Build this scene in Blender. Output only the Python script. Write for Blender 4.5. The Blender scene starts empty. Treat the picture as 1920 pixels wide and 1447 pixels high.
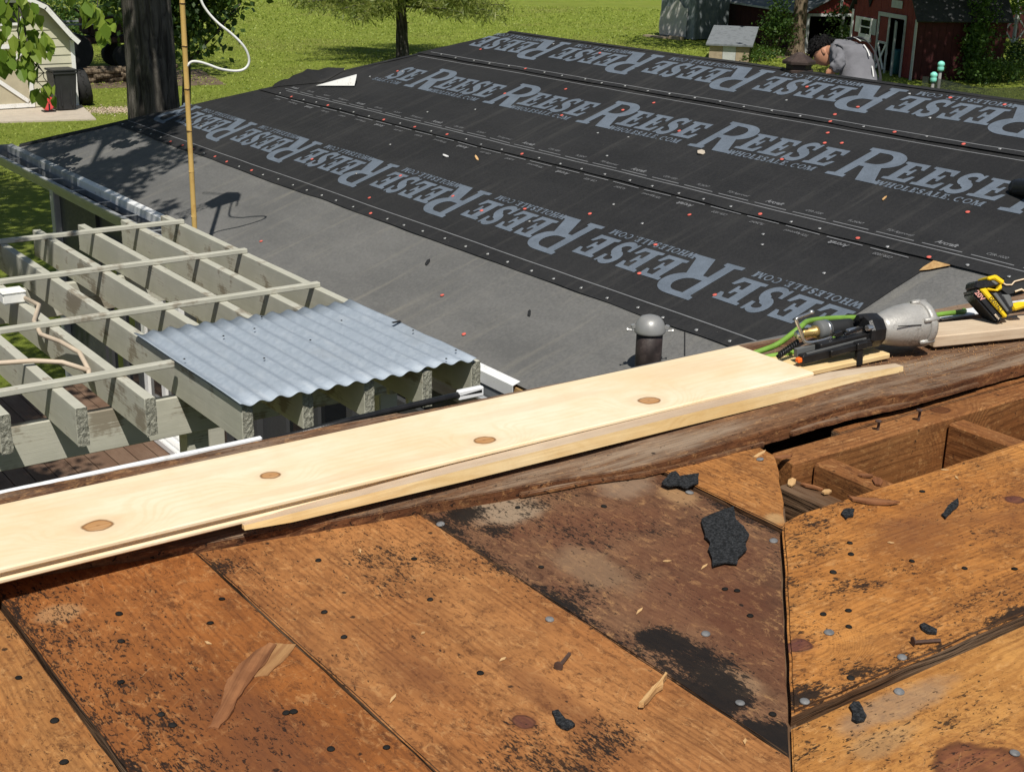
import bpy, bmesh, math, random
import numpy as np
from mathutils import Vector, Matrix, noise as mnoise
from mathutils.geometry import tessellate_polygon
random.seed(7); RNG = np.random.default_rng(7)
sc = bpy.context.scene
COL = sc.collection
R = math.radians

# ---------------------------------------------------------------- camera, sky, sun, exposure
H = 4.7
CR = Vector((0.81378272, -0.58077021, 0.02153233))      # camera right
CD = Vector((-0.17198732, -0.27605053, -0.9456302))     # camera down
CF = Vector((0.55513786, 0.76583423, -0.32453026))      # camera forward
cd = bpy.data.cameras.new('camera'); cam = bpy.data.objects.new('camera', cd); COL.objects.link(cam)
cd.sensor_width = 36.0; cd.sensor_fit = 'HORIZONTAL'; cd.lens = 2570.28/1920*36
cd.clip_start = 0.05; cd.clip_end = 2000
cam.matrix_world = Matrix(((CR.x, -CD.x, -CF.x, 0), (CR.y, -CD.y, -CF.y, 0), (CR.z, -CD.z, -CF.z, H), (0, 0, 0, 1)))
sc.camera = cam
SUN = Vector((-0.33, -0.56, 1.0)).normalized()           # towards the sun
w = bpy.data.worlds.new('World'); sc.world = w; w.use_nodes = True
nt = w.node_tree; bg = nt.nodes['Background']; sky = nt.nodes.new('ShaderNodeTexSky')
sky.sky_type = 'NISHITA'; sky.sun_disc = False
sky.sun_elevation = math.asin(SUN.z); sky.sun_rotation = math.atan2(SUN.x, SUN.y)
nt.links.new(sky.outputs[0], bg.inputs[0]); bg.inputs[1].default_value = 0.064
sl = bpy.data.lights.new('sun', 'SUN'); so = bpy.data.objects.new('sun', sl); COL.objects.link(so)
sl.energy = 4.8; sl.angle = R(0.53); sl.color = (1.0, 0.95, 0.86)
so.rotation_euler = SUN.to_track_quat('Z', 'Y').to_euler(); so.location = (0, 0, 30)
vs = sc.view_settings; vs.view_transform = 'Standard'; vs.look = 'None'; vs.exposure = 0.0; vs.gamma = 1.0
sc.cycles.use_denoising = True
sc.cycles.max_bounces = 6; sc.cycles.transparent_max_bounces = 8

# ---------------------------------------------------------------- mesh helpers
class MB:
    """collects shapes; build() links them as one mesh object"""
    def __init__(s): s.v = []; s.f = []
    def add(s, vs, fs):
        o = len(s.v); s.v += [tuple(p) for p in vs]; s.f += [tuple(i+o for i in f) for f in fs]; return s
    def box(s, x0, x1, y0, y1, z0, z1):
        return s.add([(x0,y0,z0),(x1,y0,z0),(x1,y1,z0),(x0,y1,z0),(x0,y0,z1),(x1,y0,z1),(x1,y1,z1),(x0,y1,z1)],
                     [(3,2,1,0),(4,5,6,7),(0,1,5,4),(1,2,6,5),(2,3,7,6),(3,0,4,7)])
    def bar(s, a, b, w, t, up=(0,0,1)):
        """box from a to b, w wide (sideways), t thick (along up)"""
        a = Vector(a); b = Vector(b); d = (b-a).normalized(); u = Vector(up); sd = d.cross(u).normalized(); u = sd.cross(d).normalized()
        P = []
        for p in (a, b):
            for i, j in ((-1,-1),(1,-1),(1,1),(-1,1)): P.append(p + sd*(i*w/2) + u*(j*t/2))
        return s.add(P, [(0,1,2,3),(7,6,5,4),(0,4,5,1),(1,5,6,2),(2,6,7,3),(3,7,4,0)])
    def tube(s, pts, r, n=8, cap=True):
        pts = [Vector(p) for p in pts]; m = len(pts); rs = r if isinstance(r, (list, tuple)) else [r]*m
        o = len(s.v); prev = None
        for i, p in enumerate(pts):
            d = (pts[min(i+1, m-1)] - pts[max(i-1, 0)]).normalized()
            if prev is None:
                a = Vector((0,0,1)) if abs(d.z) < .9 else Vector((1,0,0)); u = d.cross(a).normalized()
            else: u = (prev - d*prev.dot(d)).normalized()
            prev = u; v = d.cross(u)
            for k in range(n):
                t = 2*math.pi*k/n; s.v.append(tuple(p + (u*math.cos(t) + v*math.sin(t))*rs[i]))
        for i in range(m-1):
            for k in range(n):
                k2 = (k+1) % n; s.f.append((o+i*n+k, o+i*n+k2, o+(i+1)*n+k2, o+(i+1)*n+k))
        if cap: s.f.append(tuple(o+k for k in range(n))[::-1]); s.f.append(tuple(o+(m-1)*n+k for k in range(n)))
        return s
    def lathe(s, prof, n=24, M=None):
        """prof [(r,z)] about local z; M places it"""
        o = len(s.v); M = M or Matrix()
        for r, z in prof:
            for k in range(n):
                t = 2*math.pi*k/n; s.v.append(tuple(M @ Vector((r*math.cos(t), r*math.sin(t), z))))
        for i in range(len(prof)-1):
            for k in range(n):
                k2 = (k+1) % n; s.f.append((o+i*n+k, o+i*n+k2, o+(i+1)*n+k2, o+(i+1)*n+k))
        s.f.append(tuple(o+k for k in range(n))[::-1]); s.f.append(tuple(o+(len(prof)-1)*n+k for k in range(n)))
        return s
    def prism(s, poly, z0, z1):
        n = len(poly); V = [(x, y, z1) for x, y in poly] + [(x, y, z0) for x, y in poly]
        T = tessellate_polygon([[Vector((x, y, 0)) for x, y in poly]])
        F = []
        for t in T:
            a, b, c = [Vector((*poly[i], 0)) for i in t]
            if (b-a).cross(c-a).z < 0: t = (t[0], t[2], t[1])
            F.append(tuple(t)); F.append((t[2]+n, t[1]+n, t[0]+n))
        ar = sum(poly[i][0]*poly[(i+1) % n][1] - poly[(i+1) % n][0]*poly[i][1] for i in range(n))
        for i in range(n):
            j = (i+1) % n; F.append((i, i+n, j+n, j) if ar > 0 else (j, j+n, i+n, i))
        return s.add(V, F)
    def xf(s, M, start=0):
        s.v[start:] = [tuple(M @ Vector(p)) for p in s.v[start:]]; return s
    def mesh(s, name, mat, smooth=False):
        me = bpy.data.meshes.new(name); me.from_pydata(s.v, [], s.f); me.materials.append(mat)
        if smooth: me.polygons.foreach_set('use_smooth', [True]*len(me.polygons))
        me.update(); return me
    def build(s, name, mat, parent=None, smooth=False, bevel=0, loc=None, rz=None, auto=None):
        me = s.mesh(name, mat, smooth)
        if bevel:
            bm = bmesh.new(); bm.from_mesh(me); bmesh.ops.remove_doubles(bm, verts=bm.verts, dist=1e-5)
            es = [e for e in bm.edges if len(e.link_faces) == 2 and e.calc_face_angle(0) > .6]
            bmesh.ops.bevel(bm, geom=es, offset=bevel, segments=1 if bevel < .004 else 2, affect='EDGES', clamp_overlap=True)
            bm.to_mesh(me); bm.free()
        return ob(name, me, parent, loc, rz)
def ob(name, me, parent=None, loc=None, rz=None):
    o = bpy.data.objects.new(name, me); COL.objects.link(o)
    if parent is not None: o.parent = parent
    if loc is not None: o.location = loc
    if rz is not None: o.rotation_euler = (0, 0, rz)
    return o
def empty(name, loc=(0,0,0), parent=None):
    o = bpy.data.objects.new(name, None); COL.objects.link(o); o.location = loc; o.empty_display_size = .1
    if parent is not None: o.parent = parent
    return o
def tag(o, label, cat, group=None):
    o['label'] = label; o['category'] = cat
    if group: o['group'] = group
    return o
def struct(o, kind='structure'): o['kind'] = kind; return o
def shade_auto(o, ang=40):
    me = o.data; me.polygons.foreach_set('use_smooth', [True]*len(me.polygons))
    try: me.set_sharp_from_angle(angle=R(ang))
    except Exception: pass
    return o
def rnd(a, b): return random.uniform(a, b)
def nz(x, y=0, z=0): return mnoise.noise(Vector((x, y, z)))

# ---------------------------------------------------------------- node helpers
class NT:
    def __init__(s, name):
        s.m = bpy.data.materials.new(name); s.m.use_nodes = True; s.t = s.m.node_tree; s.b = s.t.nodes['Principled BSDF']
        s.out = s.t.nodes['Material Output']
    def n(s, typ, **kw):
        o = s.t.nodes.new('ShaderNode'+typ)
        for k, v in kw.items(): setattr(o, k, v)
        return o
    def put(s, sock, v):
        if hasattr(v, 'node') or isinstance(v, bpy.types.NodeSocket): s.t.links.new(v, sock)
        else:
            if sock.type == 'RGBA' and len(v) == 3: v = (*v, 1)
            sock.default_value = v
    def coord(s, kind='Object'): return s.n('TexCoord').outputs[kind]
    def mapping(s, vec, scale=(1,1,1), rot=(0,0,0), loc=(0,0,0)):
        m = s.n('Mapping'); s.put(m.inputs[0], vec); m.inputs['Scale'].default_value = scale; m.inputs['Rotation'].default_value = rot; m.inputs['Location'].default_value = loc
        return m.outputs[0]
    def rand(s): return s.n('ObjectInfo').outputs['Random']
    def island(s): return s.n('NewGeometry').outputs['Random Per Island']
    def noise(s, vec, scale, detail=4, rough=.55, dist=0, w=None):
        o = s.n('TexNoise'); 
        if w is not None: o.noise_dimensions = '4D'; s.put(o.inputs['W'], w)
        s.put(o.inputs['Vector'], vec); o.inputs['Scale'].default_value = scale; o.inputs['Detail'].default_value = detail
        o.inputs['Roughness'].default_value = rough; o.inputs['Distortion'].default_value = dist
        return o.outputs[0]
    def voro(s, vec, scale, feature='F1', out='Distance', rnd=1.0):
        o = s.n('TexVoronoi', feature=feature); s.put(o.inputs['Vector'], vec); o.inputs['Scale'].default_value = scale; o.inputs['Randomness'].default_value = rnd
        return o.outputs[out]
    def math(s, op, a, b=0.0, clamp=False):
        o = s.n('Math', operation=op, use_clamp=clamp); s.put(o.inputs[0], a); s.put(o.inputs[1], b); return o.outputs[0]
    def ss(s, x, a, b, lo=0.0, hi=1.0):
        o = s.n('MapRange', interpolation_type='SMOOTHSTEP'); s.put(o.inputs[0], x)
        for i, v in enumerate((a, b, lo, hi)): s.put(o.inputs[1+i], v)
        return o.outputs[0]
    def lin(s, x, a, b, lo=0.0, hi=1.0):
        o = s.n('MapRange'); s.put(o.inputs[0], x)
        for i, v in enumerate((a, b, lo, hi)): s.put(o.inputs[1+i], v)
        return o.outputs[0]
    def mix(s, f, a, b, mode='MIX'):
        o = s.n('Mix', data_type='RGBA', blend_type=mode); s.put(o.inputs[0], f); s.put(o.inputs[6], a); s.put(o.inputs[7], b); return o.outputs[2]
    def ramp(s, f, stops):
        o = s.n('ValToRGB'); s.put(o.inputs[0], f); e = o.color_ramp.elements
        while len(e) < len(stops): e.new(.5)
        for i, (p, c) in enumerate(stops): e[i].position = p; e[i].color = (*c, 1)
        return o.outputs[0]
    def sep(s, vec):
        o = s.n('SeparateXYZ'); s.put(o.inputs[0], vec); return o.outputs
    def comb(s, x, y, z):
        o = s.n('CombineXYZ'); s.put(o.inputs[0], x); s.put(o.inputs[1], y); s.put(o.inputs[2], z); return o.outputs[0]
    def vadd(s, a, b):
        o = s.n('VectorMath', operation='ADD'); s.put(o.inputs[0], a); s.put(o.inputs[1], b); return o.outputs[0]
    def vlen(s, a):
        o = s.n('VectorMath', operation='LENGTH'); s.put(o.inputs[0], a); return o.outputs['Value']
    def bump(s, h, strength=.3, dist=.01, normal=None):
        o = s.n('Bump'); o.inputs['Strength'].default_value = strength; o.inputs['Distance'].default_value = dist; s.put(o.inputs['Height'], h)
        if normal is not None: s.put(o.inputs['Normal'], normal)
        return o.outputs[0]
    def done(s, color, rough=.7, metal=0.0, normal=None, spec=.3, **kw):
        s.put(s.b.inputs['Base Color'], color); s.put(s.b.inputs['Roughness'], rough); s.put(s.b.inputs['Metallic'], metal)
        s.b.inputs['Specular IOR Level'].default_value = spec
        if normal is not None: s.put(s.b.inputs['Normal'], normal)
        for k, v in kw.items(): s.put(s.b.inputs[k], v)
        return s.m
def simple(name, col, rough=.6, metal=0.0, var=.15, scale=8, bump=0.0, spec=.3, dirt=None):
    """paint, plastic or metal with uneven tone, optional dirt and relief"""
    t = NT(name); c = t.coord(); r = t.rand()
    n1 = t.noise(c, scale, 5, w=t.math('MULTIPLY', r, 9.0)); n2 = t.noise(c, scale*9, 3)
    k = t.lin(n1, .3, .7, 1-var, 1+var)
    colr = t.mix(1.0, (*col,), t.comb(k, k, k), 'MULTIPLY')
    if dirt is not None:
        colr = t.mix(t.ss(t.math('ADD', t.math('MULTIPLY', n1, .6), t.math('MULTIPLY', n2, .4)), .52, .66, 0, .8), colr, dirt)
    rr = t.lin(n2, .3, .7, max(.02, rough-.08), min(1, rough+.08))
    nrm = t.bump(n2, bump, .004) if bump else None
    return t.done(colr, rr, metal, nrm, spec)
# ---------------------------------------------------------------- wood: grain runs along the object's local x
def wood(name, base, light, dark, knots=(), knotcol=(.10,.035,.012), freq=95, patch=.5, grain=.5, tar=None, blobs=(), red=None,
         redblobs=(), scratch=0.0, rough=.75, bump=.35, gray=None, fibre=.35, pale=()):
    t = NT(name); c = t.coord(); r = t.math('MULTIPLY', t.rand(), 37.0)
    X, Y, Z = t.sep(c)
    wob = t.noise(t.mapping(c, (2.2, 7, 7)), 1.0, 3, w=r)
    yy = t.math('ADD', t.math('ADD', Y, t.math('MULTIPLY', Z, .6)), t.math('MULTIPLY', t.math('SUBTRACT', wob, .5), .07))
    kmask = None; kcore = None; krim = None
    for kx, ky, kr in knots:
        d = t.vlen(t.mapping(c, (.85/kr, 1/kr, 0), loc=(-kx*.85/kr, -ky/kr, 0)))
        dn = t.math('ADD', d, t.math('MULTIPLY', t.math('SUBTRACT', t.noise(t.mapping(c, (26, 44, 30)), 1.0, 4), .5), .75))
        m = t.ss(dn, 1.0, 5.5, 1, 0)
        o = t.n('Mix', data_type='FLOAT'); t.put(o.inputs[0], m); t.put(o.inputs[2], yy); t.put(o.inputs[3], t.math('MULTIPLY', dn, kr*1.1)); yy = o.outputs[0]
        core = t.ss(dn, .9, 1.04, 1, 0)
        kcore = core if kcore is None else t.math('MAXIMUM', kcore, core)
        rg_ = t.math('MULTIPLY', t.ss(dn, .72, .93, 0, 1), t.ss(dn, .95, 1.12, 1, 0)); rg_ = t.math('MAXIMUM', rg_, t.ss(d, .0, .22, .7, 0)); krim = rg_ if krim is None else t.math('MAXIMUM', krim, rg_)
        halo = t.ss(dn, .95, 2.2, .35, 0)
        kmask = halo if kmask is None else t.math('MAXIMUM', kmask, halo)
    ring = t.math('SINE', t.math('ADD', t.math('MULTIPLY', yy, freq), t.math('MULTIPLY', t.noise(t.mapping(c, (3, 20, 20)), 1.0, 3, w=r), 7.0)))
    ring = t.math('MULTIPLY', t.ss(ring, -.3, 1.0), t.ss(t.noise(t.mapping(c, (5, 11, 11), loc=(1,8,3)), 1.0, 4, .6, w=r), .34, .66, .15, 1.0))
    f1 = t.noise(t.mapping(c, (5, 160, 160)), 1.0, 4, .6, w=r)
    f2 = t.noise(t.mapping(c, (18, 420, 420)), 1.0, 3, .6, w=r)
    pt = t.noise(t.mapping(c, (2.6, 5.5, 5.5)), 1.0, 4, .6, w=r)
    g = t.math('ADD', t.math('MULTIPLY', ring, grain), t.math('ADD', t.math('MULTIPLY', t.math('SUBTRACT', f1, .5), fibre*2.2), t.math('MULTIPLY', t.math('SUBTRACT', f2, .5), fibre)))
    col = t.mix(t.ss(pt, .5-.5*patch+.1, .5+.5*patch-.1 if patch > .2 else .9), base, light)
    mo = t.noise(t.mapping(c, (14, 26, 26)), 1.0, 8, .75, w=r); mo2 = t.noise(t.mapping(c, (5, 9, 9), loc=(4,4,4)), 1.0, 6, .7, w=r); mo3 = t.noise(t.mapping(c, (60, 120, 120)), 1.0, 4, .7, w=r)
    col = t.mix(t.ss(mo2, .40, .72, 0, .6*patch), col, dark)
    col = t.mix(t.ss(mo, .42, .68, 0, .6*patch), col, dark)
    if tar is not None:
        gr_ = t.noise(t.mapping(c, (60, 110, 110), loc=(2,5,1)), 1.0, 10, .85, dist=.6, w=r); ga_ = t.noise(t.mapping(c, (4, 7, 7), loc=(9,2,6)), 1.0, 3, .6, w=r)
        col = t.mix(t.math('MULTIPLY', t.ss(gr_, .50, .58, 0, .74), t.ss(ga_, .30, .62, .3, 1.0)), col, t.mix(.5, dark, (.03,.013,.008)))
        lt_ = t.noise(t.mapping(c, (42, 70, 70), loc=(6,1,8)), 1.0, 8, .8, dist=.8, w=r)
        col = t.mix(t.ss(lt_, .52, .62, 0, .6), col, t.mix(.6, light, (.55,.30,.12)))
    col = t.mix(t.lin(g, 0, 1.0, 0, .75), col, dark)
    if red is not None:
        pr = t.ss(t.noise(t.mapping(c, (1.6, 4, 4), loc=(3, 1, 0)), 1.0, 4, w=r), .5, .68, 0, .75)
        for bx, by, rx, ry, st in redblobs:
            d = t.vlen(t.mapping(c, (1/rx, 1/ry, 0), loc=(-bx/rx, -by/ry, 0)))
            pr = t.math('MAXIMUM', pr, t.ss(t.math('ADD', d, t.math('MULTIPLY', t.math('SUBTRACT', t.noise(c, 14, 4), .5), 1.2)), .4, 1.1, st, 0))
        col = t.mix(pr, col, red)
    for bx, by, rx, ry, st, pc in pale:
        d = t.vlen(t.mapping(c, (1/rx, 1/ry, 0), loc=(-bx/rx, -by/ry, 0)))
        col = t.mix(t.ss(t.math('ADD', d, t.math('MULTIPLY', t.math('SUBTRACT', t.noise(c, 16, 5), .5), 1.4)), .5, 1.1, st, 0), col, pc)
    if gray is not None:
        gm = t.ss(t.math('ADD', t.math('MULTIPLY', t.noise(t.mapping(c, (3, 30, 30)), 1.0, 5, .65, w=r), 1.0), t.math('MULTIPLY', f2, .25)), .52, .8, 0, .85)
        col = t.mix(gm, col, gray)
    if kmask is not None:
        col = t.mix(kmask, col, t.mix(.5, base, knotcol)); col = t.mix(t.math('MULTIPLY', kcore, t.lin(f1, .3, .7, .6, 1.0)), col, knotcol); col = t.mix(t.math('MULTIPLY', krim, .65), col, t.mix(.75, knotcol, (.05,.018,.008)))
    height = t.math('SUBTRACT', t.math('MULTIPLY', f1, .9), t.math('MULTIPLY', ring, .25*grain))
    if scratch > 0:
        for ang, lo in ((.9, (0,0,0)), (-.55, (5,2,0)), (1.45, (9,4,0)), (.25, (2,7,0))):
            q = t.noise(t.mapping(t.mapping(c, rot=(0,0,ang)), (9, 330, 1), loc=lo), 1.0, 1, .4, w=r)
            ms = t.ss(t.noise(c, 16, 3, w=t.math('ADD', r, ang*9)), .5, .66)
            sm = t.math('MULTIPLY', t.ss(q, .68, .74, 0, scratch), ms)
            col = t.mix(sm, col, t.mix(.5, light, (.62,.40,.2))); height = t.math('SUBTRACT', height, t.math('MULTIPLY', sm, .5))
    if tar is not None:
        amt = tar
        clus = t.noise(t.mapping(c, (3.2, 6, 6), loc=(7, 3, 0)), 1.0, 4, .6, w=r)
        thr = t.ss(clus, .36, .70, .0, .125)
        for bx, by, rx, ry, st in blobs:
            d = t.vlen(t.mapping(c, (1/rx, 1/ry, 0), loc=(-bx/rx, -by/ry, 0)))
            thr = t.math('ADD', thr, t.ss(t.math('ADD', d, t.math('MULTIPLY', t.math('SUBTRACT', t.noise(c, 24, 6, .7), .5), 1.3)), .1, 1.15, st*.5, 0))
        # flecks: short marks, mostly along the grain, sitting in the clusters
        k1 = t.noise(t.mapping(c, (115, 250, 140)), 1.0, 4, .65, dist=.6, w=r)
        k2 = t.math('ADD', t.math('MULTIPLY', t.noise(t.mapping(c, (16, 75, 40)), 1.0, 8, .75, dist=.5, w=r), .62), t.math('MULTIPLY', t.noise(t.mapping(c, (150, 420, 300)), 1.0, 3, .6, w=r), .38))
        s1 = t.math('SUBTRACT', t.math('ADD', k1, t.math('MULTIPLY', thr, amt)), .66)
        s2 = t.math('SUBTRACT', t.math('ADD', k2, t.math('MULTIPLY', thr, amt)), .655)
        tm = t.math('MAXIMUM', t.ss(s1, 0, .05, 0, .85), t.ss(s2, 0, .05, 0, .93))
        vd = t.voro(t.mapping(c, (1, 1, 0)), 17.0)
        tm = t.math('MAXIMUM', tm, t.ss(t.math('ADD', vd, t.math('MULTIPLY', k1, .14)), .105, .135, .85, 0))
        stain = t.ss(thr, .08, .3, 0, .5)
        col = t.mix(stain, col, (.035,.018,.01)); col = t.mix(tm, col, (.008,.0075,.007))
        height = t.math('ADD', height, t.math('MULTIPLY', tm, .9)); 
    nrm = t.bump(height, bump, .0035)
    return t.done(col, t.lin(f1, .3, .7, rough-.1, rough+.12), 0, nrm, .22)

DG = (.345,.122,.030); DL = (.56,.25,.074); DD = (.10,.033,.011)
def old_deck(name, **k):
    a = dict(base=DG, light=DL, dark=DD, freq=820, patch=.75, grain=.45, fibre=.75, tar=1.0, scratch=.35, red=(.15,.055,.022), bump=.5); a.update(k)
    return wood(name, **a)

M = {}
M['pine'] = wood('pine_face', (.79,.64,.42), (.85,.74,.55), (.70,.49,.26), knots=[(.458,-.048,.0155),(.149,-.051,.0135),(-.16,-.006,.0115),(-.401,-.036,.0155)], knotcol=(.42,.19,.055), freq=420, grain=.34, patch=.5, fibre=.2, pale=[(.30,.03,.16,.02,.35,(.66,.50,.32)),(-.25,.05,.22,.02,.3,(.68,.53,.34)),(-.05,-.06,.30,.012,.3,(.64,.47,.28)),(.62,.04,.12,.04,.25,(.66,.50,.32))], bump=.12, rough=.55)
M['pine_sawn'] = wood('pine_sawn_edge', (.72,.52,.25), (.82,.66,.40), (.56,.34,.12), knots=[(.05,.0,.02),(.62,.0,.015)], knotcol=(.45,.24,.08), freq=600, grain=.4, patch=.6, fibre=.3, bump=.25)
M['pine_gray'] = wood('pine_dull_top', (.50,.38,.27), (.62,.50,.36), (.40,.28,.18), knots=[(-.45,.0,.016)], knotcol=(.28,.14,.06), freq=500, grain=.3, patch=.5, bump=.2)
M['weather'] = wood('weathered_board', (.14,.062,.028), (.22,.115,.058), (.035,.016,.009), freq=900, grain=.6, patch=.8, fibre=1.0, gray=(.30,.225,.16), tar=.5, bump=.6, rough=.85)
M['rafter'] = wood('old_rafter', (.235,.088,.026), (.34,.15,.05), (.10,.034,.011), knots=[(.3,.0,.02),(-.25,.01,.015)], freq=620, grain=.6, patch=.7, tar=.35, bump=.5)
M['edge_red'] = wood('broken_board_edge', (.15,.055,.022), (.23,.10,.04), (.035,.013,.007), freq=900, grain=.7, patch=.9, fibre=1.2, tar=.7, bump=.7, rough=.85)
M['rot'] = wood('rotten_wood_gap_shade', (.075,.033,.015), (.14,.07,.03), (.02,.009,.005), freq=900, grain=.7, patch=.9, fibre=1.2, gray=(.2,.13,.08), bump=1.4, rough=.9)
M['splinter'] = wood('splinter_pale', (.55,.33,.14), (.70,.48,.25), (.36,.18,.06), freq=420, grain=.5, patch=.6, fibre=.9, bump=.7)
M['splinter_tan'] = wood('splinter_tan', (.34,.17,.065), (.45,.26,.11), (.20,.08,.03), freq=420, grain=.5, patch=.6, fibre=.9, bump=.7)
M['splinter_red'] = wood('splinter_brown', (.25,.095,.038), (.36,.165,.07), (.09,.032,.014), freq=300, grain=.7, patch=.7, fibre=1.0, bump=.9)

def felt(name, a, b, dust, dm, fine=.25, streak=True):
    t = NT(name); c = t.coord(); n1 = t.noise(t.mapping(c, (.8, .35, 1)), 2.2, 6, .65); n2 = t.noise(c, 60, 3, .6); n3 = t.noise(t.mapping(c, (.9, 11, 1), rot=(0,0,.12)), 1.0, 6, .7)
    n4 = t.noise(c, 420, 2, .6)
    k = t.math('ADD', t.math('MULTIPLY', n1, .6), t.math('MULTIPLY', n2, .4))
    col = t.mix(t.ss(k, .36, .66), a, b)
    col = t.mix(t.ss(n3, .5, .74, 0, dm), col, dust)
    col = t.mix(t.ss(n4, .62, .78, 0, fine), col, dust)
    sp = t.voro(c, 11.0); col = t.mix(t.ss(sp, .02, .03, .5, 0), col, t.mix(.6, dust, (.3,.3,.28)))
    h = t.math('ADD', t.math('MULTIPLY', n4, .35), t.math('ADD', t.math('MULTIPLY', n2, .4), t.math('MULTIPLY', t.noise(t.mapping(c, (3, .7, 1)), 2.5, 4), 2.5)))
    return t.done(col, t.lin(n2, .3, .7, .72, .92), 0, t.bump(h, .5, .016), .25)
M['felt_gray'] = felt('grey_underlayment', (.112,.112,.110), (.168,.166,.16), (.225,.212,.182), .5, .06)
M['felt_black'] = felt('black_underlayment', (.0165,.0168,.018), (.028,.028,.029), (.085,.082,.076), .30, .14)
def printmat(name, col):
    t = NT(name); c = t.coord(); n = t.noise(c, 9, 5, .65); n2 = t.noise(c, 150, 2)
    k = t.math('ADD', t.lin(n, .3, .7, .82, 1.12), t.lin(n2, .3, .7, -.12, .12))
    return t.done(t.mix(1.0, col, t.comb(k, k, k), 'MULTIPLY'), .8, 0, t.bump(n2, .2, .003), .2)
M['print'] = printmat('pale_blue_print', (.125,.152,.19)); M['print_line'] = printmat('pale_grey_print', (.19,.195,.205))
M['red_cap'] = simple('red_cap', (.62,.13,.10), .45, 0, .2, 30); M['zinc_cap'] = simple('zinc_cap', (.50,.50,.49), .4, .6, .2, 30)
M['white_metal'] = simple('white_metal', (.78,.79,.80), .4, 0, .06, 6, dirt=(.5,.5,.47))
M['galv'] = simple('galvanised', (.36,.37,.375), .6, .25, .2, 12)
M['white_plastic'] = simple('white_plastic', (.80,.80,.76), .4)
M['gutter'] = simple('gutter_grey', (.28,.30,.32), .4, .3, .15, 5)
M['gutter_in'] = simple('gutter_inside', (.07,.075,.05), .7, 0, .7, 18, dirt=(.16,.15,.06))
M['wall_gray'] = simple('wall_grey', (.05,.052,.055), .6, 0, .08, 4)  # dark grey with the shade under the eave put into it
M['frame_white'] = simple('frame_white', (.75,.75,.74), .4, 0, .06, 6, dirt=(.5,.48,.42))
M['fascia_gray'] = simple('fascia_grey', (.34,.35,.36), .5, 0, .1, 4)
def glassmat():
    t = NT('dark_glass'); return t.done((.012,.014,.016), .06, 0, None, .6)
M['glass'] = glassmat()
# pergola paint: pale olive beige, chalky, with brush marks, grain and worn spots
def pergola_paint():
    t = NT('pergola_paint'); c = t.coord(); r = t.math('MULTIPLY', t.rand(), 20.0)
    a = t.noise(t.mapping(c, (2, 40, 40)), 1.0, 4, .6, w=r); b = t.noise(c, 5, 5, .6, w=r); f = t.noise(t.mapping(c, (6, 260, 260)), 1.0, 3, w=r)
    col = t.mix(t.ss(b, .35, .68), (.43,.425,.355), (.51,.50,.425)); col = t.mix(t.ss(a, .5, .8, 0, .35), col, (.36,.355,.29))
    col = t.mix(t.ss(t.math('ADD', b, t.math('MULTIPLY', f, .3)), .70, .78, 0, .85), col, (.22,.185,.135))
    h = t.math('ADD', t.math('MULTIPLY', a, .7), t.math('MULTIPLY', f, .4))
    return t.done(col, .62, 0, t.bump(h, .4, .004), .3)
M['pergola'] = pergola_paint()
def endgrain():
    t = NT('pergola_endgrain'); c = t.coord(); v = t.noise(c, 90, 5, .7, dist=1.0); n = t.noise(c, 25, 4)
    return t.done(t.mix(t.ss(v, .38, .62), (.24,.235,.19), (.43,.425,.35)), .9, 0, t.bump(v, 1.0, .012), .2)
M['endgrain'] = endgrain()
def corrugated():
    t = NT('corrugated_zinc'); c = t.coord(); v = t.voro(c, 55, out='Color'); n = t.noise(t.mapping(c, (30, 6, 30)), 1.0, 4); n2 = t.noise(c, 3, 4)
    k = t.sep(v)[0]
    col = t.mix(t.lin(k, 0, 1, 0, .5), (.30,.35,.41), (.37,.42,.48)); col = t.mix(t.ss(n, .5, .75, 0, .4), col, (.46,.50,.54)); col = t.mix(t.ss(n2, .55, .75, 0, .35), col, (.27,.29,.31)); col = t.mix(t.ss(t.noise(c, 26, 5, .75), .66, .74, 0, .6), col, (.17,.105,.06))
    return t.done(col, t.lin(k, 0, 1, .55, .7), .15, t.bump(n, .12, .003), .3)
M['zinc'] = corrugated()
M['deck_brown'] = wood('brown_decking', (.16,.098,.066), (.20,.13,.09), (.10,.06,.04), freq=140, grain=.2, patch=.4, fibre=.3, bump=.2, rough=.6)
def bamboo():
    t = NT('bamboo'); c = t.coord(); n = t.noise(t.mapping(c, (60, 60, 3)), 1.0, 4); n2 = t.noise(c, 14, 4)
    col = t.mix(n, (.48,.30,.085), (.66,.46,.17)); col = t.mix(t.ss(n2, .55, .72, 0, .5), col, (.40,.21,.05))
    return t.done(col, .35, 0, None, .45)
M['bamboo'] = bamboo(); M['bamboo_node'] = simple('bamboo_node', (.09,.05,.02), .6)
M['cable'] = simple('white_cable', (.72,.73,.70), .4)
M['alu'] = simple('antenna_metal', (.5,.5,.5), .35, .8)
M['concrete'] = simple('concrete', (.47,.41,.33), .9, 0, .18, 3, .4, dirt=(.33,.27,.2))
M['siding'] = simple('cream_siding', (.55,.53,.40), .6, 0, .06, 3, .05)
M['door_tan'] = simple('tan_door', (.47,.42,.30), .65, 0, .1, 5, .1)
M['trim_white'] = simple('white_trim', (.80,.80,.78), .5, 0, .06, 4, dirt=(.55,.54,.5))
M['trim_worn'] = simple('worn_white_trim', (.46,.48,.47), .7, 0, .2, 4, .2, dirt=(.16,.16,.15))
M['shingle_dark'] = simple('dark_shingle', (.035,.036,.038), .9, 0, .35, 9, .6)
M['shingle_gray'] = simple('grey_shingle', (.17,.185,.20), .9, 0, .3, 7, .6, dirt=(.07,.075,.075))
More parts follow.
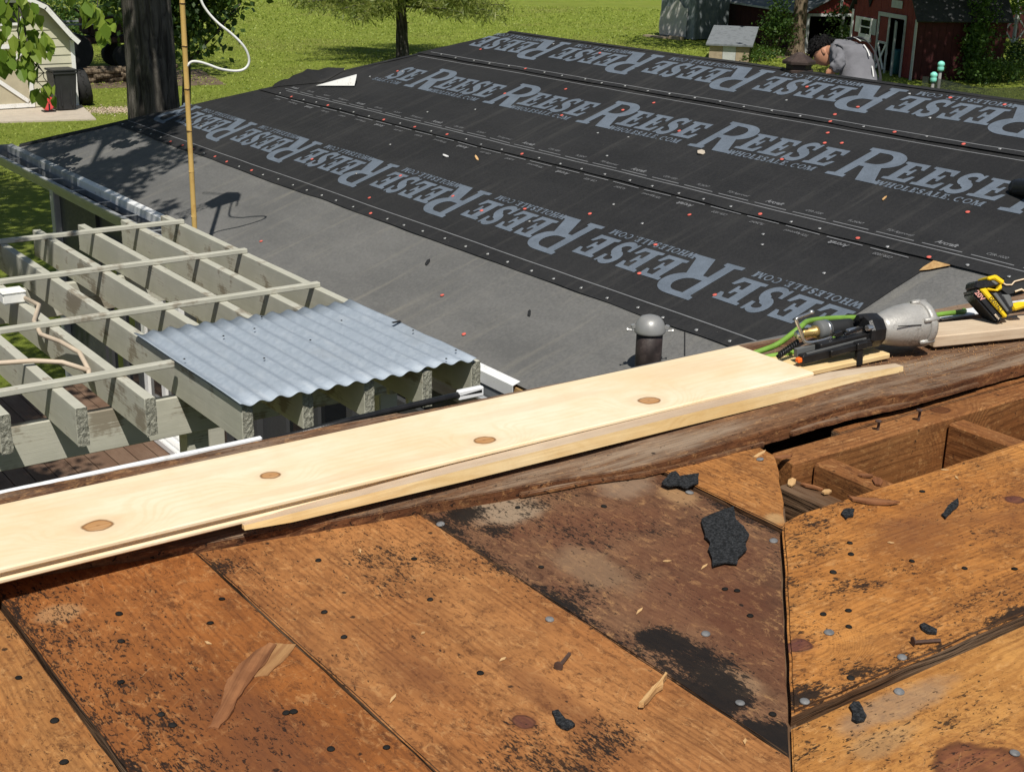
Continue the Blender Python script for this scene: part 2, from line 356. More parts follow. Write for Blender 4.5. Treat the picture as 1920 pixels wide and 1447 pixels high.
M['red_board'] = simple('red_barn_paint', (.20,.035,.030), .75, 0, .3, 5, .3, dirt=(.085,.02,.018))
M['red_dark'] = simple('dark_red_paint', (.052,.011,.011), .8, 0, .3, 4, .3)  # dark red; shade on the barn's side wall is put into it
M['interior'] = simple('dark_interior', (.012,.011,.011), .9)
M['bin'] = simple('black_bin', (.028,.029,.031), .5, 0, .2, 6); M['rubber'] = simple('rubber', (.022,.022,.022), .8, 0, .3, 40, .5)
M['red_plastic'] = simple('red_plastic', (.62,.07,.07), .4); M['black_plastic'] = simple('black_plastic', (.018,.018,.019), .45, 0, .3, 30, .1)
M['gravel'] = simple('pale_gravel', (.52,.42,.31), .95, 0, .5, 30, .6, dirt=(.25,.19,.13))
M['rust'] = simple('rusty_machine', (.035,.018,.014), .8, 0, .5, 8)
M['ply'] = simple('weathered_plywood', (.36,.29,.20), .85, 0, .25, 6, .2, dirt=(.14,.11,.08))
M['gray_ply'] = simple('grey_painted_wood', (.20,.23,.24), .8, 0, .25, 4, .2, dirt=(.34,.33,.31))
M['teal'] = simple('mint_plastic', (.25,.72,.58), .4); M['teal_dark'] = simple('teal_barrel', (.02,.12,.13), .5); M['blue_dark'] = simple('dark_blue_tarp', (.012,.014,.07), .7)
M['pole_gray'] = simple('pole_grey', (.20,.20,.19), .6)
def meshtarp():
    t = NT('dark_netting'); t.m.use_transparent_shadow = True
    tr = t.n('BsdfTransparent'); mx = t.n('MixShader'); d = t.n('BsdfDiffuse'); d.inputs[0].default_value = (.035,.042,.036,1); mx.inputs[0].default_value = .68
    t.t.links.new(tr.outputs[0], mx.inputs[1]); t.t.links.new(d.outputs[0], mx.inputs[2]); t.t.links.new(mx.outputs[0], t.out.inputs[0]); return t.m
M['net'] = meshtarp()
def barkmat(name, a, b):
    t = NT(name); c = t.coord(); n = t.noise(t.mapping(c, (14, 14, 2.2)), 1.0, 6, .65, dist=.6); n2 = t.noise(c, 3, 4)
    col = t.mix(t.ss(n, .35, .65), a, b); col = t.mix(t.ss(n2, .5, .75, 0, .4), col, t.mix(.5, a, b))
    return t.done(col, .95, 0, t.bump(n, 1.0, .05), .15)
M['bark_dark'] = barkmat('dark_bark', (.03,.027,.024), (.125,.115,.10)); M['bark_brown'] = barkmat('brown_bark', (.07,.05,.034), (.23,.18,.125))
M['knot_scar'] = simple('bark_scar', (.12,.10,.08), .9, 0, .4, 12, .6)
def leafmat(name, a, b, trans=.45):
    t = NT(name); r = t.island(); col = t.mix(r, a, b)
    tl = t.n('BsdfTranslucent'); t.put(tl.inputs[0], t.mix(.5, col, (.25,.36,.03))); mx = t.n('MixShader'); mx.inputs[0].default_value = trans
    t.put(t.b.inputs['Base Color'], col); t.b.inputs['Roughness'].default_value = .5; t.b.inputs['Specular IOR Level'].default_value = .35
    t.t.links.new(t.b.outputs[0], mx.inputs[1]); t.t.links.new(tl.outputs[0], mx.inputs[2]); t.t.links.new(mx.outputs[0], t.out.inputs[0]); return t.m
M['leaf'] = leafmat('maple_leaf', (.06,.13,.018), (.16,.25,.035)); M['leaf_dark'] = leafmat('dark_leaf', (.018,.045,.012), (.05,.095,.02), .3)
M['needle'] = leafmat('conifer_needle', (.10,.14,.03), (.24,.26,.06), .3); M['vine'] = leafmat('vine_leaf', (.03,.075,.015), (.085,.15,.03), .35)
def grassmat():
    t = NT('lawn'); c = t.coord(); n1 = t.noise(c, .16, 4, .55); n2 = t.noise(c, 1.1, 6, .65); n3 = t.noise(t.mapping(c, (1, 1, 1)), 9, 4, .7); n4 = t.noise(c, 45, 3, .7)
    st = t.noise(t.mapping(c, (.12, 1.4, 1), rot=(0,0,.35)), 1.0, 3)
    k = t.math('ADD', t.math('MULTIPLY', n2, .45), t.math('ADD', t.math('MULTIPLY', n3, .33), t.math('MULTIPLY', n4, .22)))
    col = t.ramp(t.math('ADD', k, t.math('MULTIPLY', t.math('SUBTRACT', st, .5), .22)), [(.28, (.16,.215,.03)), (.5, (.275,.34,.052)), (.72, (.40,.43,.10))])
    col = t.mix(t.ss(n1, .48, .7, 0, .6), col, (.27,.27,.075)); col = t.mix(t.ss(t.noise(c, .5, 5, .6), .56, .72, 0, .35), col, (.18,.24,.04))
    return t.done(col, .9, 0, t.bump(t.math('ADD', n3, n4), 1.0, .08), .1)
M['lawn'] = grassmat()
M['blade'] = leafmat('grass_blade', (.22,.30,.04), (.40,.46,.09), .35)
M['leaf_bright'] = leafmat('sunlit_leaf', (.16,.27,.03), (.34,.44,.07), .5)  # sunlight on the hanging sprays put into a brighter leaf colour
M['soil'] = simple('bare_soil', (.14,.10,.065), .95, 0, .4, 4, .5)
M['shirt'] = simple('grey_sweatshirt', (.165,.165,.18), .95, 0, .14, 9, .5); M['pants'] = simple('brown_trousers', (.15,.125,.12), .95, 0, .15, 9, .4)
M['skin'] = simple('skin', (.47,.235,.145), .5, 0, .1, 9); M['hair'] = simple('black_hair', (.010,.009,.009), .5, 0, .4, 40, .6); M['strap'] = simple('dark_strap', (.04,.04,.045), .8)
M['white_ink'] = simple('white_shirt_print', (.70,.70,.68), .9)
M['cap_brown'] = simple('brown_chimney_metal', (.055,.038,.032), .6, .2, .3, 9, .2, dirt=(.11,.085,.075))
M['osb'] = wood('strand_board', (.52,.33,.14), (.66,.46,.22), (.25,.12,.04), freq=60, grain=.3, patch=.9, fibre=1.5, bump=.6)
M['pipe_black'] = simple('black_pipe', (.035,.026,.025), .55, 0, .5, 18, .15, dirt=(.075,.06,.055)); M['lead'] = simple('grey_vent_cap', (.30,.30,.295), .42, .3, .12, 20)
M['cast_alu'] = simple('cast_aluminium', (.42,.41,.385), .45, .3, .2, 22, .15, dirt=(.20,.185,.17)); M['steel'] = simple('bright_steel', (.62,.61,.58), .25, .9, .1, 20)
M['tool_black'] = simple('tool_black', (.016,.016,.017), .38, .1, .35, 40, .1); M['tool_gray'] = simple('tool_grey', (.12,.125,.125), .6); M['grip'] = simple('grip_rubber', (.02,.021,.022), .7)
M['hose'] = simple('green_hose', (.17,.32,.05), .55, 0, .3, 20); M['orange'] = simple('orange_tip', (.9,.16,.02), .5); M['yellow'] = simple('yellow_plastic', (.82,.56,.015), .38); M['brass'] = simple('brass', (.42,.29,.11), .4, .7)
M['cream_ink'] = simple('cream_print', (.75,.60,.42), .6); M['red_ink'] = simple('pale_red_print', (.62,.30,.25), .6)
M['galv_nail'] = simple('galvanised_nail', (.19,.19,.19), .6, .1, .4, 120, dirt=(.07,.06,.055)); M['tar_nail'] = simple('tarred_nail', (.016,.015,.014), .85, 0, .5, 90, spec=.1)
M['rust_nail'] = simple('rusty_nail', (.10,.06,.045), .7, .3, .4, 90)
def tarfelt():
    t = NT('torn_roofing_felt'); c = t.coord(); n = t.noise(c, 300, 3, .7); n2 = t.noise(c, 30, 3)
    col = t.mix(t.ss(n, .4, .66), (.010,.011,.012), (.045,.047,.05)); col = t.mix(t.ss(n, .72, .78, 0, .5), col, (.16,.16,.155))
    return t.done(col, .9, 0, t.bump(t.math('ADD', n, n2), .8, .004), .2)
M['tarfelt'] = tarfelt()
M['stucco'] = simple('house_wall', (.40,.39,.36), .8)
M['insul'] = simple('attic_dust', (.05,.035,.025), .95, 0, .4, 12)
# ================================================================ GROUND
g = MB(); NG = 40
xs = [-300, -60, -20, 0, 10, 20, 30, 40, 50, 70, 110, 200, 500]; ys = [-200, -40, 0, 10, 20, 30, 40, 50, 60, 80, 120, 220, 600]
for i in range(len(xs)-1):
    for j in range(len(ys)-1):
        g.add([(xs[i],ys[j],0),(xs[i+1],ys[j],0),(xs[i+1],ys[j+1],0),(xs[i],ys[j+1],0)], [(0,1,2,3)])
struct(g.build('lawn', M['lawn']))

# grass blades over the part of the lawn in view
def tri_mesh(name, V, mat, parent=None, nper=3):
    """V: (n*nper,3) array, polygons of nper corners"""
    n = len(V)//nper; me = bpy.data.meshes.new(name); me.vertices.add(len(V)); me.vertices.foreach_set('co', np.ascontiguousarray(V, dtype=np.float32).ravel())
    me.loops.add(len(V)); me.loops.foreach_set('vertex_index', np.arange(len(V), dtype=np.int32)); me.polygons.add(n)
    me.polygons.foreach_set('loop_start', np.arange(0, len(V), nper, dtype=np.int32)); me.polygons.foreach_set('loop_total', np.full(n, nper, dtype=np.int32))
    me.materials.append(mat); me.update(calc_edges=True); me.validate(); return ob(name, me, parent)
def in_view_ground(n):
    u = RNG.uniform(0, 1, n); a = RNG.uniform(-.41, .41, n); d = 26 + 52*u**1.4
    cx, cy = CF.x, CF.y; L = math.hypot(cx, cy); cx /= L; cy /= L
    x = d*(cx*np.cos(a) + cy*np.sin(a)); y = d*(cy*np.cos(a) - cx*np.sin(a)); return x, y, d
gx, gy, gd = in_view_ground(110000)
ang = RNG.uniform(0, 2*np.pi, len(gx)); hh = RNG.uniform(.02, .05, len(gx))*(gd/40); ww = RNG.uniform(.012, .03, len(gx))*(gd/40)
V = np.zeros((len(gx)*3, 3)); lean = RNG.normal(0, .03, (len(gx), 2))
V[0::3] = np.stack([gx-np.cos(ang)*ww, gy-np.sin(ang)*ww, np.full_like(gx, -.003)], 1); V[1::3] = np.stack([gx+np.cos(ang)*ww, gy+np.sin(ang)*ww, np.full_like(gx, -.003)], 1)
V[2::3] = np.stack([gx+lean[:,0], gy+lean[:,1], hh], 1)
o = tri_mesh('grass', V, M['blade']); struct(o, 'stuff'); o['label'] = 'short mown green grass covering the wide back lawn'

# ================================================================ HOUSE BEYOND: hip roof covered in underlayment
TH = R(18.43); P0 = Vector((3.6548, 12.7238, 2.6244)); cT, sT = math.cos(TH), math.sin(TH)
def RF(s, y, n=0.0): return Vector((P0.x + s*cT - n*sT, y, P0.z + s*sT + n*cT))
def hipY(s): return 12.7238 - .833*s
RIDGE = 3.52; NEAR = 2.3; EAVE = -.06
house = empty('hip_roof_house', (P0.x, 8, 0)); tag(house, 'low house whose hip roof is covered in black printed and grey underlayment', 'house')
def hp(o): o.matrix_parent_inverse = house.matrix_world.inverted(); return o
HINV = Matrix.Translation((-P0.x, -8, 0))
def hb(mb, name, mat, parent=house, **k):
    if parent is house: mb.xf(HINV)
    else: mb.xf(HINV)
    return mb.build(name, mat, parent, **k)
# roof deck body (all four slopes), wood edge below the sheets
rx = RF(RIDGE, 0).x; rz = RF(RIDGE, 0).z; ridge_end = hipY(RIDGE); backx = 2*rx - RF(EAVE, 0).x; ez = RF(EAVE, 0).z
b = MB(); A = RF(EAVE, NEAR, -.012); Bc = RF(EAVE, hipY(EAVE), -.012); Rn = RF(RIDGE, NEAR, -.012); Rf = RF(RIDGE, ridge_end, -.012)
Cb = Vector((backx, hipY(EAVE), ez-.012)); Db = Vector((backx, NEAR, ez-.012))
P = [A, Bc, Rf, Rn, Cb, Db]; Q = [p - Vector((0, 0, .05)) for p in P]
b.add(P+Q, [(0,3,2,1), (1,2,4), (3,5,4,2), (6,7,8,9), (7,10,8), (9,8,10,11), (0,1,7,6), (1,4,10,7), (4,5,11,10), (0,6,9,3), (3,9,11,5)])
hb(b, 'roof_sheathing', M['osb'])
SOFF = empty('x'); bpy.data.objects.remove(SOFF)
b = MB().box(P0.x+.02, backx-.08, NEAR+.3, 12.4, ez-.10, ez-.08); hb(b, 'soffit', M['frame_white'])
# walls: long window wall facing the pergola, set under the eave
WX = 3.52
b = MB().box(WX, WX+.14, 2.6, 11.30, -.02, 2.50); wall = hb(b, 'wall', M['wall_gray'])
b = MB().box(WX+.14, backx-.5, 11.16, 11.30, -.02, 2.50); hb(b, 'wall', M['wall_gray'])
b = MB().box(backx-.5, backx-.36, 2.6, 11.30, -.02, 2.50); hb(b, 'wall', M['wall_gray'])
b = MB().box(WX+.14, backx-.5, 2.6, 2.74, -.02, 2.50); hb(b, 'wall', M['wall_gray'])
b = MB().box(WX-.05, WX+.05, 11.30, 11.40, 0, 2.5); hb(b, 'corner_post', M['fascia_gray'], bevel=.006)
b = MB().box(WX-.03, WX, 10.36, 10.43, 1.05, 2.48); hb(b, 'panel_joint', M['wall_gray'])
for y0, y1, z0, z1 in ((9.55, 10.25, 1.15, 2.3), (8.75, 9.5, 1.08, 2.3), (7.55, 8.45, 1.15, 2.3), (6.3, 7.2, 1.15, 2.3), (5.0, 6.0, 1.15, 2.3)):
    b = MB()
    for a, c_, d, e in ((y0, y1, z0, z0+.07), (y0, y1, z1-.07, z1)): b.box(WX-.045, WX-.001, a, c_, d, e)
    for a in (y0, (y0+y1)/2-.035, y1-.07): b.box(WX-.043, WX-.001, a, a+.07, z0+.071, z1-.071)
    wn = hb(b, 'window', M['frame_white'] if y0 == 8.75 else M['wall_gray']); b = MB().box(WX-.02, WX-.004, y0+.06, y1-.06, z0+.06, z1-.06); hb(b, 'pane', M['glass'], wn)
# gutter along the eave: trough, front lip, hangers; white drip edge on the roof edge
GX0, GX1 = RF(EAVE,0).x-.155, RF(EAVE,0).x-.012; gz = ez-.045
gut = MB()
prof = [(GX0-.012, gz+.0), (GX0, gz-.004), (GX0+.004, gz-.035), (GX0+.03, gz-.085), (GX0+.035, gz-.105), (GX1, gz-.105), (GX1, gz+.01)]
def extrude_profile(mb, prof, y0, y1, t=.003, seg=1):
    n = len(prof); V = []
    for k in range(seg+1):
        y = y0 + (y1-y0)*k/seg
        V += [(x, y, z) for x, z in prof]
    F = [(k*n+i, k*n+i+1, (k+1)*n+i+1, (k+1)*n+i) for k in range(seg) for i in range(n-1)]
    return mb.add(V, F)
extrude_profile(gut, prof, 4.85, 12.95, seg=12)
go = hb(gut, 'gutter', M['gutter']); so_ = go.modifiers.new('solid', 'SOLIDIFY'); so_.thickness = .004
b = MB().box(GX0+.03, GX1-.004, 4.9, 12.9, gz-.10, gz-.085); hb(b, 'leaf_litter', M['gutter_in'], go)
for k in range(14):
    y = 5.2 + k*.56; b = MB().box(GX0-.004, GX1, y, y+.018, gz-.010, gz-.004); hb(b, 'hanger', M['galv'], go)
b = MB().box(GX0-.02, GX1+.02, 12.951, 12.957, gz-.108, gz+.05); hb(b, 'end_cap', M['gutter'], go)
b = MB().box(GX0-.02, GX0+.012, 4.85, 12.95, gz-.003, gz+.006); hb(b, 'lip', M['fascia_gray'], go)
def strip(s0, s1, y0, y1, n, seg=24):
    mb = MB(); k = int((y1-y0)/.4)+1
    for i in range(k+1):
        y = y0 + (y1-y0)*i/k; mb.v += [tuple(RF(s0, y, n)), tuple(RF(s1, y, n))]
    mb.f += [(2*i, 2*i+1, 2*i+3, 2*i+2) for i in range(k)]; return mb
for y0, y1 in ((4.93, 8.2), (8.21, 11.0), (11.01, 12.9)):
    b = MB(); 
    p = [RF(EAVE-.018, y0, .012), RF(EAVE+.028, y0, .012), RF(EAVE-.018, y0, .006)-Vector((0,0,.055)), RF(EAVE-.018, y1, .012), RF(EAVE+.028, y1, .012), RF(EAVE-.018, y1, .006)-Vector((0,0,.055))]
    b.add(p, [(0,1,4,3), (2,0,3,5)]); d = hb(b, 'drip_edge', M['white_metal'] if y0 < 11 else M['galv']); md = d.modifiers.new('solid', 'SOLIDIFY'); md.thickness = .003
# ---- underlayment sheets. wr() = small wrinkles of the sheets
def wr(s, y): return .0045*nz(s*3, y*1.3, 1.7) + .003*nz(s*7+y, y*3.2-s, 4.2)
def sheet(name, s0, s1, ya, yb, n, mat, wav0=.012, wav1=.0, seg_s=14, thick=.0015, clip=True, sd=0.0):
    mb = MB(); ny = int((yb-ya)/.09)+1
    for i in range(ny+1):
        for j in range(seg_s+1):
            u = j/seg_s; s = s0 + (s1-s0)*u; top = min(yb, hipY(s)) if clip else yb
            y = ya + (top-ya)*i/ny
            s += (1-u)*wav0*(nz(y*1.1, sd, .3)+.5*nz(y*4, sd, 2.3)) + u*wav1*nz(y*1.4, sd, 7.3)
            lift = .004*max(0, 1-u*seg_s*.9)*(.5+nz(y*2.3, sd, 5.1))
            mb.v.append(tuple(RF(s, y, n + wr(s, y) + lift)))
    W = seg_s+1; mb.f = [(i*W+j, i*W+j+1, (i+1)*W+j+1, (i+1)*W+j) for i in range(ny) for j in range(seg_s)]
    mb.f = [f[::-1] for f in mb.f]
    o = hb(mb, name, mat, smooth=True); return o
gray = sheet('grey_underlayment_sheet', EAVE+.005, 1.9, NEAR, 12.75, .004, M['felt_gray'], 0, 0); gray['label'] = 'plain grey underlayment along the eave'
st1 = sheet('printed_underlayment_sheet', .70, 1.84, 3.965, 12.75, .010, M['felt_black'], .014, sd=1); st1['label'] = 'lowest black sheet with upside-down lettering'
st2 = sheet('printed_underlayment_sheet', 1.765, 2.96, NEAR, 12.75, .017, M['felt_black'], .010, sd=2); st2['label'] = 'middle black sheet with upright lettering'
st3 = sheet('printed_underlayment_sheet', 2.89, RIDGE+.01, NEAR, 12.75, .024, M['felt_black'], .012, sd=3); st3['label'] = 'topmost black sheet with upside-down lettering at the ridge'
# the sheet folds over the ridge and hips onto the slopes out of sight
b = MB(); 
for i in range(60):
    y = NEAR + (ridge_end-NEAR)*i/59; zz = .004*nz(y*1.5, 9, 1)
    b.v += [(rx-.03, y, rz-.010+.030+zz), (rx, y, rz+.030+zz), (rx+.5, y, rz-.165+.026+zz)]
for i in range(59):
    for j in range(2): b.f.append((3*i+j, 3*i+3+j, 3*i+4+j, 3*i+1+j)[::-1])
hb(b, 'ridge_fold', M['felt_black'], st3, smooth=True)
b = MB(); 
for i in range(50):
    s = RIDGE*i/49; y = hipY(s); p = RF(s, y, .02 + .006*nz(s*2, 4, 4)); q = RF(s-.05, y-.07, .03)
    b.v += [tuple(RF(s-.03, y-.05, .022 if s > 1.8 else .012)), tuple(p), tuple(p + Vector((.10, .34, -.09)))]
for i in range(49):
    for j in range(2): b.f.append((3*i+j, 3*i+3+j, 3*i+4+j, 3*i+1+j))
hb(b, 'hip_fold', M['felt_black'], st2, smooth=True)
b = MB().add([(rx+.4, NEAR, rz-.14), (backx, NEAR, ez+.02), (backx, hipY(EAVE), ez+.02), (rx+.4, ridge_end+.2, rz-.14)], [(0,1,2,3)]); hb(b, 'back_slope_sheet', M['felt_gray'])
b = MB().add([Vector(RF(0, 12.72, .01)), RF(RIDGE, ridge_end, .0), Vector((backx, hipY(EAVE)+.01, ez+.01))], [(0,2,1)]); hb(b, 'hip_slope_sheet', M['felt_gray'])
# peeled corner of the middle sheet at the hip, showing its white underside
b = MB(); N1, N2 = 16, 10
for i in range(N1+1):
    for j in range(N2+1):
        u = i/N1; v = j/N2; a = (2.15+.10*v)*(1-u) + (2.02)*u; y = (10.17+.13*v)*(1-u) + 10.62*u
        ht = .055*math.sin(v*2.6)*(1-u) + .010
        b.v.append(tuple(RF(a + .03*math.sin(v*3)*(1-u), y, .02+ht)))
b.f = [(i*(N2+1)+j, i*(N2+1)+j+1, (i+1)*(N2+1)+j+1, (i+1)*(N2+1)+j) for i in range(N1) for j in range(N2)]
fl = hb(b, 'curled_flap', M['frame_white'], st2, smooth=True); fl['label'] = 'peeled corner showing its white underside'
b = MB()
for i in range(15):
    u = i/14; s = 1.86 + .5*u; y = hipY(s) - .04
    b.v += [tuple(RF(s, y-.28*(1-abs(2*u-1)), .022)), tuple(RF(s+.03, y+.02, .035+.07*math.sin(u*3.1)*(.7+.5*nz(u*7)))), tuple(RF(s+.03, y+.09, .0))]
for i in range(14):
    for j in range(2): b.f.append((3*i+j, 3*i+j+1, 3*i+4+j, 3*i+3+j))
hb(b, 'rumpled_fold', M['felt_black'], st2, smooth=True)

# ---- lettering
def glyphE(w=1.0):
    return [[(0,0),(.84,0),(.90,.33),(.79,.33),(.66,.14),(.42,.14),(.42,.44),(.53,.44),(.56,.34),(.64,.34),(.64,.68),(.56,.68),(.53,.57),(.42,.57),(.42,.87),(.64,.87),(.74,.70),(.85,.70),(.83,1),(0,1),(0,.90),(.13,.87),(.13,.13),(0,.10)]]
def arc(cx, cy, rx, ry, a0, a1, n): return [(cx+rx*math.cos(R(a0+(a1-a0)*k/n)), cy+ry*math.sin(R(a0+(a1-a0)*k/n))) for k in range(n+1)]
def glyphS():
    c = arc(.46,.745,.27,.205,20,270,14) + arc(.42,.27,.30,.215,88,-165,14)[1:]
    n = len(c); L = []; Rr = []
    for i, p in enumerate(c):
        a = c[max(i-1,0)]; b_ = c[min(i+1,n-1)]; d = math.hypot(b_[0]-a[0], b_[1]-a[1]); nx, ny = -(b_[1]-a[1])/d, (b_[0]-a[0])/d
        u = i/(n-1); wd = .055 + .085*math.sin(math.pi*u)**1.0
        L.append((p[0]+nx*wd, p[1]+ny*wd)); Rr.append((p[0]-nx*wd, p[1]-ny*wd))
    return [L + Rr[::-1], [(.66,.66),(.80,.66),(.82,1.0),(.73,1.0),(.62,.86)], [(.04,0),(.13,0),(.24,.14),(.20,.36),(.06,.36)]]
def glyphR():
    outer = [(0,0),(.36,0),(.36,.075),(.30,.09),(.30,.42),(.40,.42),(.60,0.0),(1.0,0),(1.0,.07),(.90,.09),(.70,.46)] + arc(.52,.71,.38,.29,-55,90,12) + [(.06,1),(.06,.92),(.13,.90),(.13,.09),(0,.075)]
    hole = [(.30,.53)] + arc(.46,.71,.20,.18,-90,90,10) + [(.30,.89)]
    return [(outer, hole)]
def ring_(n=20): return [(arc(.5,.5,.48,.5,0,342,19), arc(.5,.5,.30,.37,0,342,19))]
def glyphC(): 
    o_ = arc(.5,.5,.48,.5,48,312,16); i_ = arc(.52,.5,.30,.38,48,312,16); return [o_ + i_[::-1], [(.74,.62),(.86,.62),(.88,.97),(.80,.97),(.70,.80)]]
GL = {'E': glyphE(), 'S': glyphS(), 'R': glyphR(), 'O': ring_(), 'C': glyphC(),
 'L': [[(0,0),(.82,0),(.88,.36),(.78,.36),(.64,.12),(.42,.12),(.42,.88),(.54,.9),(.54,1),(0,1),(0,.9),(.14,.88),(.14,.12),(0,.10)]],
 'H': [[(0,0),(.44,0),(.44,.10),(.34,.12),(.34,.44),(.66,.44),(.66,.12),(.56,.10),(.56,0),(1,0),(1,.1),(.9,.12),(.9,.88),(1,.9),(1,1),(.56,1),(.56,.9),(.66,.88),(.66,.57),(.34,.57),(.34,.88),(.44,.9),(.44,1),(0,1),(0,.9),(.1,.88),(.1,.12),(0,.1)]],
 'W': [[(.22,0),(.40,0),(.52,.5),(.64,0),(.82,0),(1.02,.9),(1.06,1),(.78,1),(.78,.92),(.84,.9),(.74,.36),(.62,.92),(.46,.92),(.32,.36),(.24,.9),(.32,.92),(.32,1),(-.04,1),(-.02,.9)]],
 'A': [([(0,0),(.32,0),(.32,.09),(.26,.1),(.31,.26),(.60,.26),(.64,.1),(.56,.09),(.56,0),(1,0),(1,.1),(.92,.12),(.60,1),(.38,1),(.08,.12),(0,.1)], [(.35,.38),(.46,.72),(.57,.38)])],
 'M': [[(0,0),(.30,0),(.30,.1),(.22,.12),(.22,.68),(.44,0),(.58,0),(.78,.68),(.78,.12),(.70,.1),(.70,0),(1.1,0),(1.1,.1),(1.02,.12),(1.02,.88),(1.1,.9),(1.1,1),(.78,1),(.53,.34),(.32,1),(0,1),(0,.9),(.1,.88),(.1,.12),(0,.1)]],
 '.': [[(.2,0),(.5,0),(.5,.2),(.2,.2)]]}
def put_glyph(mb, ch, x, y, w, h, T, dz):
    for k, part in enumerate(GL[ch]):
        if isinstance(part, tuple): loops = [part[0], part[1]]
        else: loops = [part]
        pts = [p for l in loops for p in l]; tr = tessellate_polygon([[Vector((p[0], p[1], 0)) for p in l] for l in loops])
        V = [T(x + p[0]*w, y + p[1]*h, dz + k*.0004) for p in pts]; F = []
        for t_ in tr:
            a, b_, c_ = [V[i] for i in t_]
            if (b_-a).cross(c_-a).z < 0: t_ = (t_[0], t_[2], t_[1])
            F.append(tuple(t_))
        mb.add(V, F)
SMALL = [('W',1.25),('H',1.0),('O',.95),('L',.82),('E',.8),('S',.75),('A',.95),('L',.82),('E',.8),('.',.5),('C',.92),('O',.95),('M',1.15)]
def word(parent, tip, base, flip, n0, letters='REESE', small=(0, 13), thick=.0025):
    """REESE with WHOLESALE.COM beneath; tip = y of the R's foot; flip: reads away from the camera, upside down"""
    if flip: T = lambda t, u, dz: RF(base - u, tip + t, n0 + dz + wr(base-u, tip+t))
    else: T = lambda t, u, dz: RF(base + u, tip - t, n0 + dz + wr(base+u, tip-t))
    mb = MB(); spans = [(0, .0, .365, .38), (.335, .075, .19, .225), (.525, .075, .19, .225), (.715, .068, .17, .24), (.885, .075, .205, .225)]
    for k, ch in enumerate('REESE'):
        if letters[k] != ' ':
            x, y, w_, h_ = spans[k]; put_glyph(mb, ch, x, y, w_, h_, T, thick)
    x = .345; tot = sum(a for _, a in SMALL); sc_ = (1.035-.345)/(tot + .10*len(SMALL)); 
    for k, (ch, a) in enumerate(SMALL):
        if small[0] <= k < small[1]: put_glyph(mb, ch, x, -.004, a*sc_*.98, .052, T, thick)
        x += (a+.10)*sc_
    return hb(mb, 'lettering', M['print'], parent)
PER = 1.1175
for k in range(7):
    tip = 4.757 + PER*k
    word(st1, tip, 1.299, True, .010, 'REESE' if tip < 11 else 'R    ', (0, 13) if tip < 11 else (0, 0))
word(st1, 4.757-PER, 1.299, True, .010, ' EESE')
for k in range(-2, 6):
    tip = 5.16 + 1.1275*k; word(st2, tip, 2.325, False, .017, 'REESE' if k < 5 else '   SE', (0, 13) if k < 5 else (5, 13))
for k in range(-2, 4): word(st3, 5.50 + 1.118*k, 3.462, True, .024)
# printed lines, dashes and small captions along the laps
def line(parent, s, y0, y1, n0, wd=.007, name='printed_line'):
    mb = MB(); k = max(1, int((y1-y0)/.25))
    for i in range(k+1):
        y = y0+(y1-y0)*i/k; d = wr(s, y)+.0025; mb.v += [tuple(RF(s-wd/2, y, n0+d)), tuple(RF(s+wd/2, y, n0+d))]
    mb.f = [(2*i, 2*i+2, 2*i+3, 2*i+1)[::-1] for i in range(k)]; return hb(mb, name, M['print_line'], parent)
line(st1, .803, 3.97, hipY(.8)-.05, .010); line(st2, 1.857, NEAR, hipY(1.86)-.3, .017); line(st2, 2.85, NEAR, hipY(2.85)-.1, .017); line(st3, 2.937, NEAR, hipY(2.95)-.1, .024)
CAPT = ['TDI Approved', 'FL26047', 'CER-1020', 'Arcraft']
def caption(parent, txt, s, y, size, flip, n0):
    cu = bpy.data.curves.new('caption', 'FONT'); cu.body = txt; cu.size = size; cu.shear = .25; cu.align_x = 'CENTER'; cu.align_y = 'CENTER'
    if txt == 'Arcraft': cu.size = size*1.5; cu.offset = .001
    o_ = bpy.data.objects.new('caption', cu); COL.objects.link(o_); dg = bpy.context.evaluated_depsgraph_get(); me = bpy.data.meshes.new_from_object(o_.evaluated_get(dg))
    bpy.data.objects.remove(o_); 
    for v in me.vertices:
        t, u = v.co.x, v.co.y
        q = RF(s-u, y+t, n0+.0045) if flip else RF(s+u, y-t, n0+.0045)
        v.co = HINV @ q
    me.materials.clear(); me.materials.append(M['print_line']); return ob('caption', me, parent)
y = 2.4; k = 0
while y < 10.9:
    if y > 4.0: 
        line(st1, 1.747, y+.0, min(y+.235, 10.9), .0125, .007, 'printed_dash'); caption(st1, CAPT[k % 4], 1.706, y+.12, .028, True, .0115)
    line(st2, 1.885, y+.08, y+.315, .017, .0065, 'printed_dash'); caption(st2, CAPT[(k+2) % 4], 1.925, y+.2, .028, False, .017)
    y += .284; k += 1
# cap nails
capm = MB().lathe([(.0118,0),(.0118,.0025),(.009,.004),(.003,.0045)], 12).mesh('cap_nail', M['red_cap'], True); capz = MB().lathe([(.0092,0),(.0092,.002),(.007,.003),(.002,.0035)], 10).mesh('cap_nail', M['zinc_cap'], True)
RQ = Matrix.Rotation(-TH, 3, 'Y').to_euler()
def cap(parent, s, y, n0, red):
    o_ = ob('cap_nail', capm if red else capz, parent); o_.location = HINV @ RF(s, y, n0+.003+wr(s, y)); o_.rotation_euler = (rnd(-.08,.08), -TH+rnd(-.08,.08), 0)
def caprow(parent, s, y0, y1, step, n0, redp, js=.012):
    y = y0
    while y < y1:
        cap(parent, s+rnd(-js, js), y+rnd(-.02,.02), n0, random.random() < redp); y += step
caprow(st1, .737, 4.1, 12.0, .219, .010, .16, .006); caprow(st2, 1.787, 2.7, 11.0, .221, .018, .22, .008); caprow(st3, 2.915, 3.0, 10.2, .24, .025, .2, .012)
